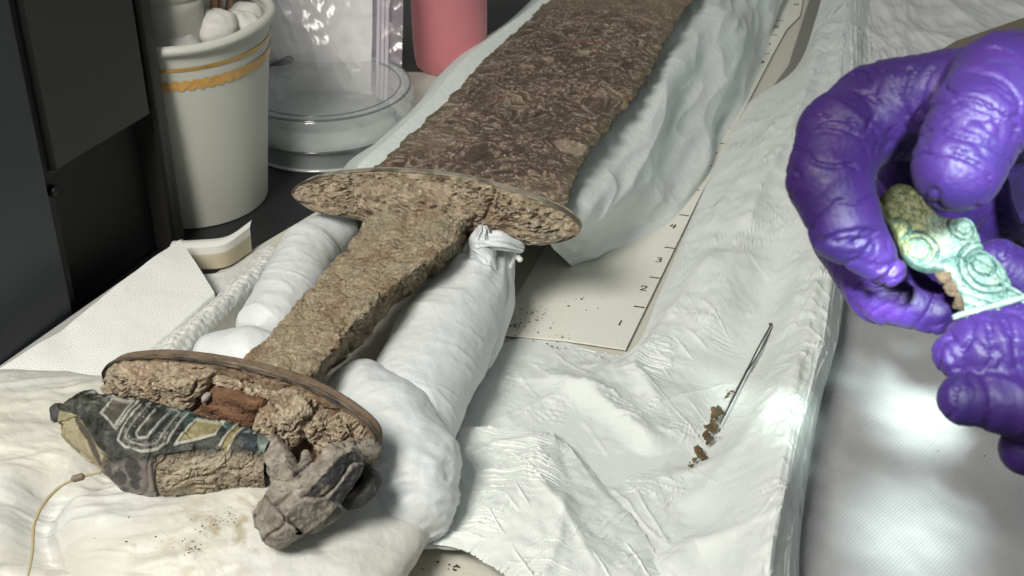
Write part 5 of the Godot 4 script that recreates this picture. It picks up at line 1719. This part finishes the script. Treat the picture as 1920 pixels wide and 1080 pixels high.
# ---------------------------------------------------------------- the piece held in the hands
func make_fragment() -> void:
	var d0 := 22.55
	var o0 := Vector3(7.3, 14.33, -19.43)
	var ex := (Vector3(8.38, 14.38, -19.34) - Vector3(6.24, 14.23, -19.6)).normalized()
	var ey := (Vector3(7.47, 15.1, -20.48) - Vector3(7.17, 13.55, -18.48)).normalized()
	var out_dir := ex.cross(ey).normalized()
	if out_dir.z < 0:
		out_dir = -out_dir
	var scale := 1.0 / 110.0
	var pts := PackedVector2Array()
	for p in [Vector2(1650, 372), Vector2(1664, 348), Vector2(1684, 333), Vector2(1710, 340), Vector2(1735, 372), Vector2(1770, 405), Vector2(1812, 404), Vector2(1830, 432), Vector2(1842, 470), Vector2(1876, 505), Vector2(1900, 560), Vector2(1925, 575), Vector2(1890, 610), Vector2(1815, 612), Vector2(1806, 585), Vector2(1790, 545), Vector2(1765, 512), Vector2(1735, 508), Vector2(1706, 490), Vector2(1690, 455), Vector2(1672, 410)]:
		pts.append(Vector2((p.x - 1775) * scale, (470 - p.y) * scale))
	var to_px := func(p: Vector3) -> Vector2:
		var r := p - o0
		return Vector2(1775 + r.dot(ex) / scale, 470 - r.dot(ey) / scale)
	var circles := [[Vector2(1842, 505), 52.0], [Vector2(1842, 505), 38.0], [Vector2(1835, 500), 21.0], [Vector2(1722, 478), 34.0], [Vector2(1722, 478), 22.0], [Vector2(1806, 428), 26.0], [Vector2(1806, 428), 16.0], [Vector2(1690, 438), 20.0]]
	var relief := func(q: Vector2) -> float:
		var h := 0.0
		for c in circles:
			var d := absf(q.distance_to(c[0]) - float(c[1]))
			h = maxf(h, ramp(4.0, 1.8, d))
		if q.distance_to(Vector2(1842, 505)) > 54 and q.y > 545:
			h = maxf(h, 0.7 * ramp(0.2, 0.7, sin((q.y - q.x * 0.3) * 0.35)))
		h = maxf(h, ramp(4.0, 1.5, absf(q.distance_to(Vector2(1800, 560)) - 70.0)) * 0.6)
		return h
	var m := lump(pts, o0, ex, ey, out_dir, 0.16, 0.14, 360, 150, 9.0)
	displace(m, func(p, n, _uv):
		var f: float = clampf(n.dot(out_dir), 0.0, 1.0)
		return f * (-0.075 * float(relief.call(to_px.call(p))) + 0.03 * coarse.get_noise_3dv(p * 1.4) + 0.025 * grain.get_noise_3dv(p * 1.5)) - 0.25 * f * pow(p.distance_to(o0) / 2.2, 2.0) * 0.3)
	tint(m, func(p, n, _uv):
		var q: Vector2 = to_px.call(p)
		var a := coarse.get_noise_3dv(p * 1.5)
		var b := grain.get_noise_3dv(p * 1.6)
		var c := mix(Color(0.125, 0.16, 0.14), Color(0.055, 0.105, 0.10), a + 0.4)
		var olive := ramp(1790.0, 1700.0, q.x + (q.y - 430.0) * 0.6 + a * 60.0)
		c = mix(c, mix(Color(0.16, 0.17, 0.08), Color(0.035, 0.042, 0.014), b + 0.5 + 0.3 * a), olive)
		c = mix(c, Color(0.03, 0.075, 0.07), float(relief.call(q)) * 0.9 * ramp(-0.6, 0.0, a + b))
		return mix(c, Color(0.025, 0.045, 0.037), ramp(0.3, 0.6, b) * 0.5))
	var holder := thing("bronze_fragment", "pale green bronze fragment with ring ornament held in purple gloves", "fragment", o0)
	var bronze := vertex_mat(0.5, noise_tex(0.06, 5, 91, 256), 0.8, 0.03)
	commit("plate", m, bronze, holder)
	# earth clinging to the lower left edge
	for k in 4:
		var spots := [Vector2(1772, 522), Vector2(1785, 548), Vector2(1797, 575), Vector2(1760, 520)]
		var c: Vector3 = o0 + ex * ((spots[k].x - 1775) * scale) + ey * ((470 - spots[k].y) * scale) + out_dir * 0.02
		var clod := face_out(grid(36, 20, func(u: float, v: float) -> Vector3: return c + Vector3(cos(u * TAU) * sin(v * PI), cos(v * PI), sin(u * TAU) * sin(v * PI)) * (0.11 if k < 3 else 0.07), true))
		displace(clod, func(p, _n, _uv): return 0.1 * coarse.get_noise_3dv(p * 2.4))
		tint(clod, func(p, _n, _uv): return mix(Color(0.04, 0.024, 0.014), Color(0.12, 0.075, 0.045), coarse.get_noise_3dv(p * 2.0) + 0.5))
		commit("earth_clod", clod, m_soil, holder)
	var sliver := slab_strip(o0 + ex * (1785 - 1775) * scale + ey * (470 - 606) * scale + out_dir * 0.12, o0 + ex * (1930 - 1775) * scale + ey * (470 - 562) * scale + out_dir * 0.2, out_dir, 0.055, 0.045)
	tint(sliver, func(p, _n, _uv): return mix(Color(0.14, 0.165, 0.16), Color(0.06, 0.09, 0.09), coarse.get_noise_3dv(p) + 0.3))
	commit("lower_edge", sliver, bronze, holder)


func slab_strip(a: Vector3, b: Vector3, n: Vector3, w: float, h: float) -> Dictionary:
	var along := b - a
	var side := along.normalized().cross(n).normalized()
	return displace(face_out(grid(20, 60, func(u: float, v: float) -> Vector3: return a + along * v + side * (cos(u * TAU) * w) + n * (sin(u * TAU) * h), true)), func(p, _n, _uv): return 0.03 * coarse.get_noise_3dv(p * 2.0))


# ---------------------------------------------------------------- needle, crumbs, threads
func make_small_things() -> void:
	var steel := plain_mat(Color(0.25, 0.25, 0.26), 0.3, 1.0)
	var needle := thing("steel_needle", "thin steel needle lying on the crumpled tissue beside earth crumbs", "needle", Vector3(7.19, 0.5, -34.9))
	commit("shaft", tube([Vector3(7.66, 0.62, -35.56), Vector3(7.01, 0.5, -34.17), Vector3(6.42, 0.42, -32.89)], [0.045, 0.035, 0.02], 10, 30), steel, needle)
	commit("eye_side", tube([Vector3(8.85, 0.75, -38.09), Vector3(8.17, 0.7, -36.68), Vector3(7.63, 0.63, -35.49)], [0.03, 0.03, 0.03], 8, 30), steel, needle)
	commit("eye_side", tube([Vector3(8.84, 0.78, -37.85), Vector3(8.26, 0.7, -36.58), Vector3(7.69, 0.64, -35.53)], [0.03, 0.03, 0.03], 8, 30), steel, needle)
	# clods shaken off along the needle
	var clods := [[Vector3(6.48, 0.45, -33.59), 0.17], [Vector3(6.31, 0.45, -33.23), 0.13], [Vector3(6.14, 0.42, -32.76), 0.15], [Vector3(5.96, 0.4, -32.39), 0.12], [Vector3(5.96, 0.4, -32.1), 0.1], [Vector3(5.61, 0.35, -31.59), 0.16], [Vector3(5.7, 0.35, -31.41), 0.12], [Vector3(5.46, 0.33, -31.26), 0.07], [Vector3(6.79, 0.5, -34.17), 0.07], [Vector3(6.88, 0.5, -34.37), 0.05], [Vector3(5.34, 0.3, -31.02), 0.05], [Vector3(6.22, 0.45, -32.99), 0.1]]
	var where := ["topmost brown earth crumb beside the needle tip", "second brown crumb below the needle tip", "large brown crumb mid way down the crumb trail", "brown crumb just below the middle of the trail", "small brown crumb touching the middle of the trail", "largest brown crumb at the lower end of the trail", "brown crumb right of the lowest large crumb", "tiny brown crumb left of the lowest large crumb", "tiny crumb above the trail near the needle shaft", "smallest crumb highest beside the needle shaft", "last tiny crumb at the very bottom of the trail", "brown crumb between the second and third of the trail"]
	for k in clods.size():
		var c: Vector3 = clods[k][0]
		var r: float = clods[k][1]
		var m := face_out(grid(30, 18, func(u: float, v: float) -> Vector3: return c + Vector3(cos(u * TAU) * sin(v * PI), cos(v * PI) * 0.7, sin(u * TAU) * sin(v * PI)) * r * 0.85, true))
		displace(m, func(p, _n, _uv): return r * 0.9 * coarse.get_noise_3dv(p * 2.6) + r * 0.9 * grain.get_noise_3dv(p * 1.5))
		tint(m, func(p, _n, _uv): return mix(Color(0.12, 0.085, 0.04), Color(0.27, 0.2, 0.11), coarse.get_noise_3dv(p * 2.0) + 0.5))
		tag(commit("earth_crumb", m, m_soil), where[k], "crumb", "earth crumbs along the needle")
	# fine earth dust on paper, tissue and cushion: nobody could count it
	var grain_mesh := SphereMesh.new()
	grain_mesh.radius = 0.00028
	grain_mesh.height = 0.00045
	grain_mesh.radial_segments = 6
	grain_mesh.rings = 3
	grain_mesh.material = plain_mat(Color(0.07, 0.05, 0.03), 0.9)
	var patches := [
		[Vector3(0.09, 0.14, -38.9), 1.4, 70, 0.7], [Vector3(0.75, 0.14, -39.76), 1.0, 40, 0.6], [Vector3(2.49, 0.14, -40.65), 2.2, 22, 0.8], [Vector3(1.46, 0.14, -37.9), 2.0, 14, 0.9],
		[Vector3(-7.99, 2.55, -24.97), 0.35, 40, 0.5], [Vector3(-7.61, 2.6, -25.8), 0.9, 36, 0.5], [Vector3(-7.26, 2.6, -26.1), 0.5, 24, 0.5], [Vector3(-8.92, 2.55, -25.56), 3.5, 16, 0.8],
		[Vector3(7.06, 0.45, -34.53), 0.35, 40, 0.6], [Vector3(6.01, 0.4, -32.25), 0.5, 50, 0.6], [Vector3(5.32, 0.3, -31.1), 0.4, 24, 0.6], [Vector3(8.78, 0.8, -37.95), 0.15, 14, 0.8], [Vector3(14.34, 0.2, -31.73), 2.2, 14, 0.7], [Vector3(-1.6, 0.02, -27.04), 1.0, 16, 1.0],
	]
	var spots := []
	for patch in patches:
		for k in int(patch[2]):
			var a := rng.randf() * TAU
			var r: float = patch[1] * sqrt(rng.randf()) * rng.randf()
			var at: Vector3 = patch[0] + Vector3(cos(a) * r, 0, sin(a) * r)
			var s := rng.randf_range(0.35, 1.3) * float(patch[3])
			spots.append(Transform3D(Basis(Vector3.UP, a).scaled(Vector3(s * rng.randf_range(0.7, 2.0), s, s)), at * CM))
	var mm := MultiMesh.new()
	mm.transform_format = MultiMesh.TRANSFORM_3D
	mm.mesh = grain_mesh
	mm.instance_count = spots.size()
	for k in spots.size():
		mm.set_instance_transform(k, spots[k])
	var dust := MultiMeshInstance3D.new()
	dust.name = "earth_dust"
	dust.multimesh = mm
	add_child(dust)
	dust.set_meta("kind", "stuff")
	dust.set_meta("label", "fine dark earth grains scattered over paper tissue and cushion")
	dust.set_meta("category", "earth")
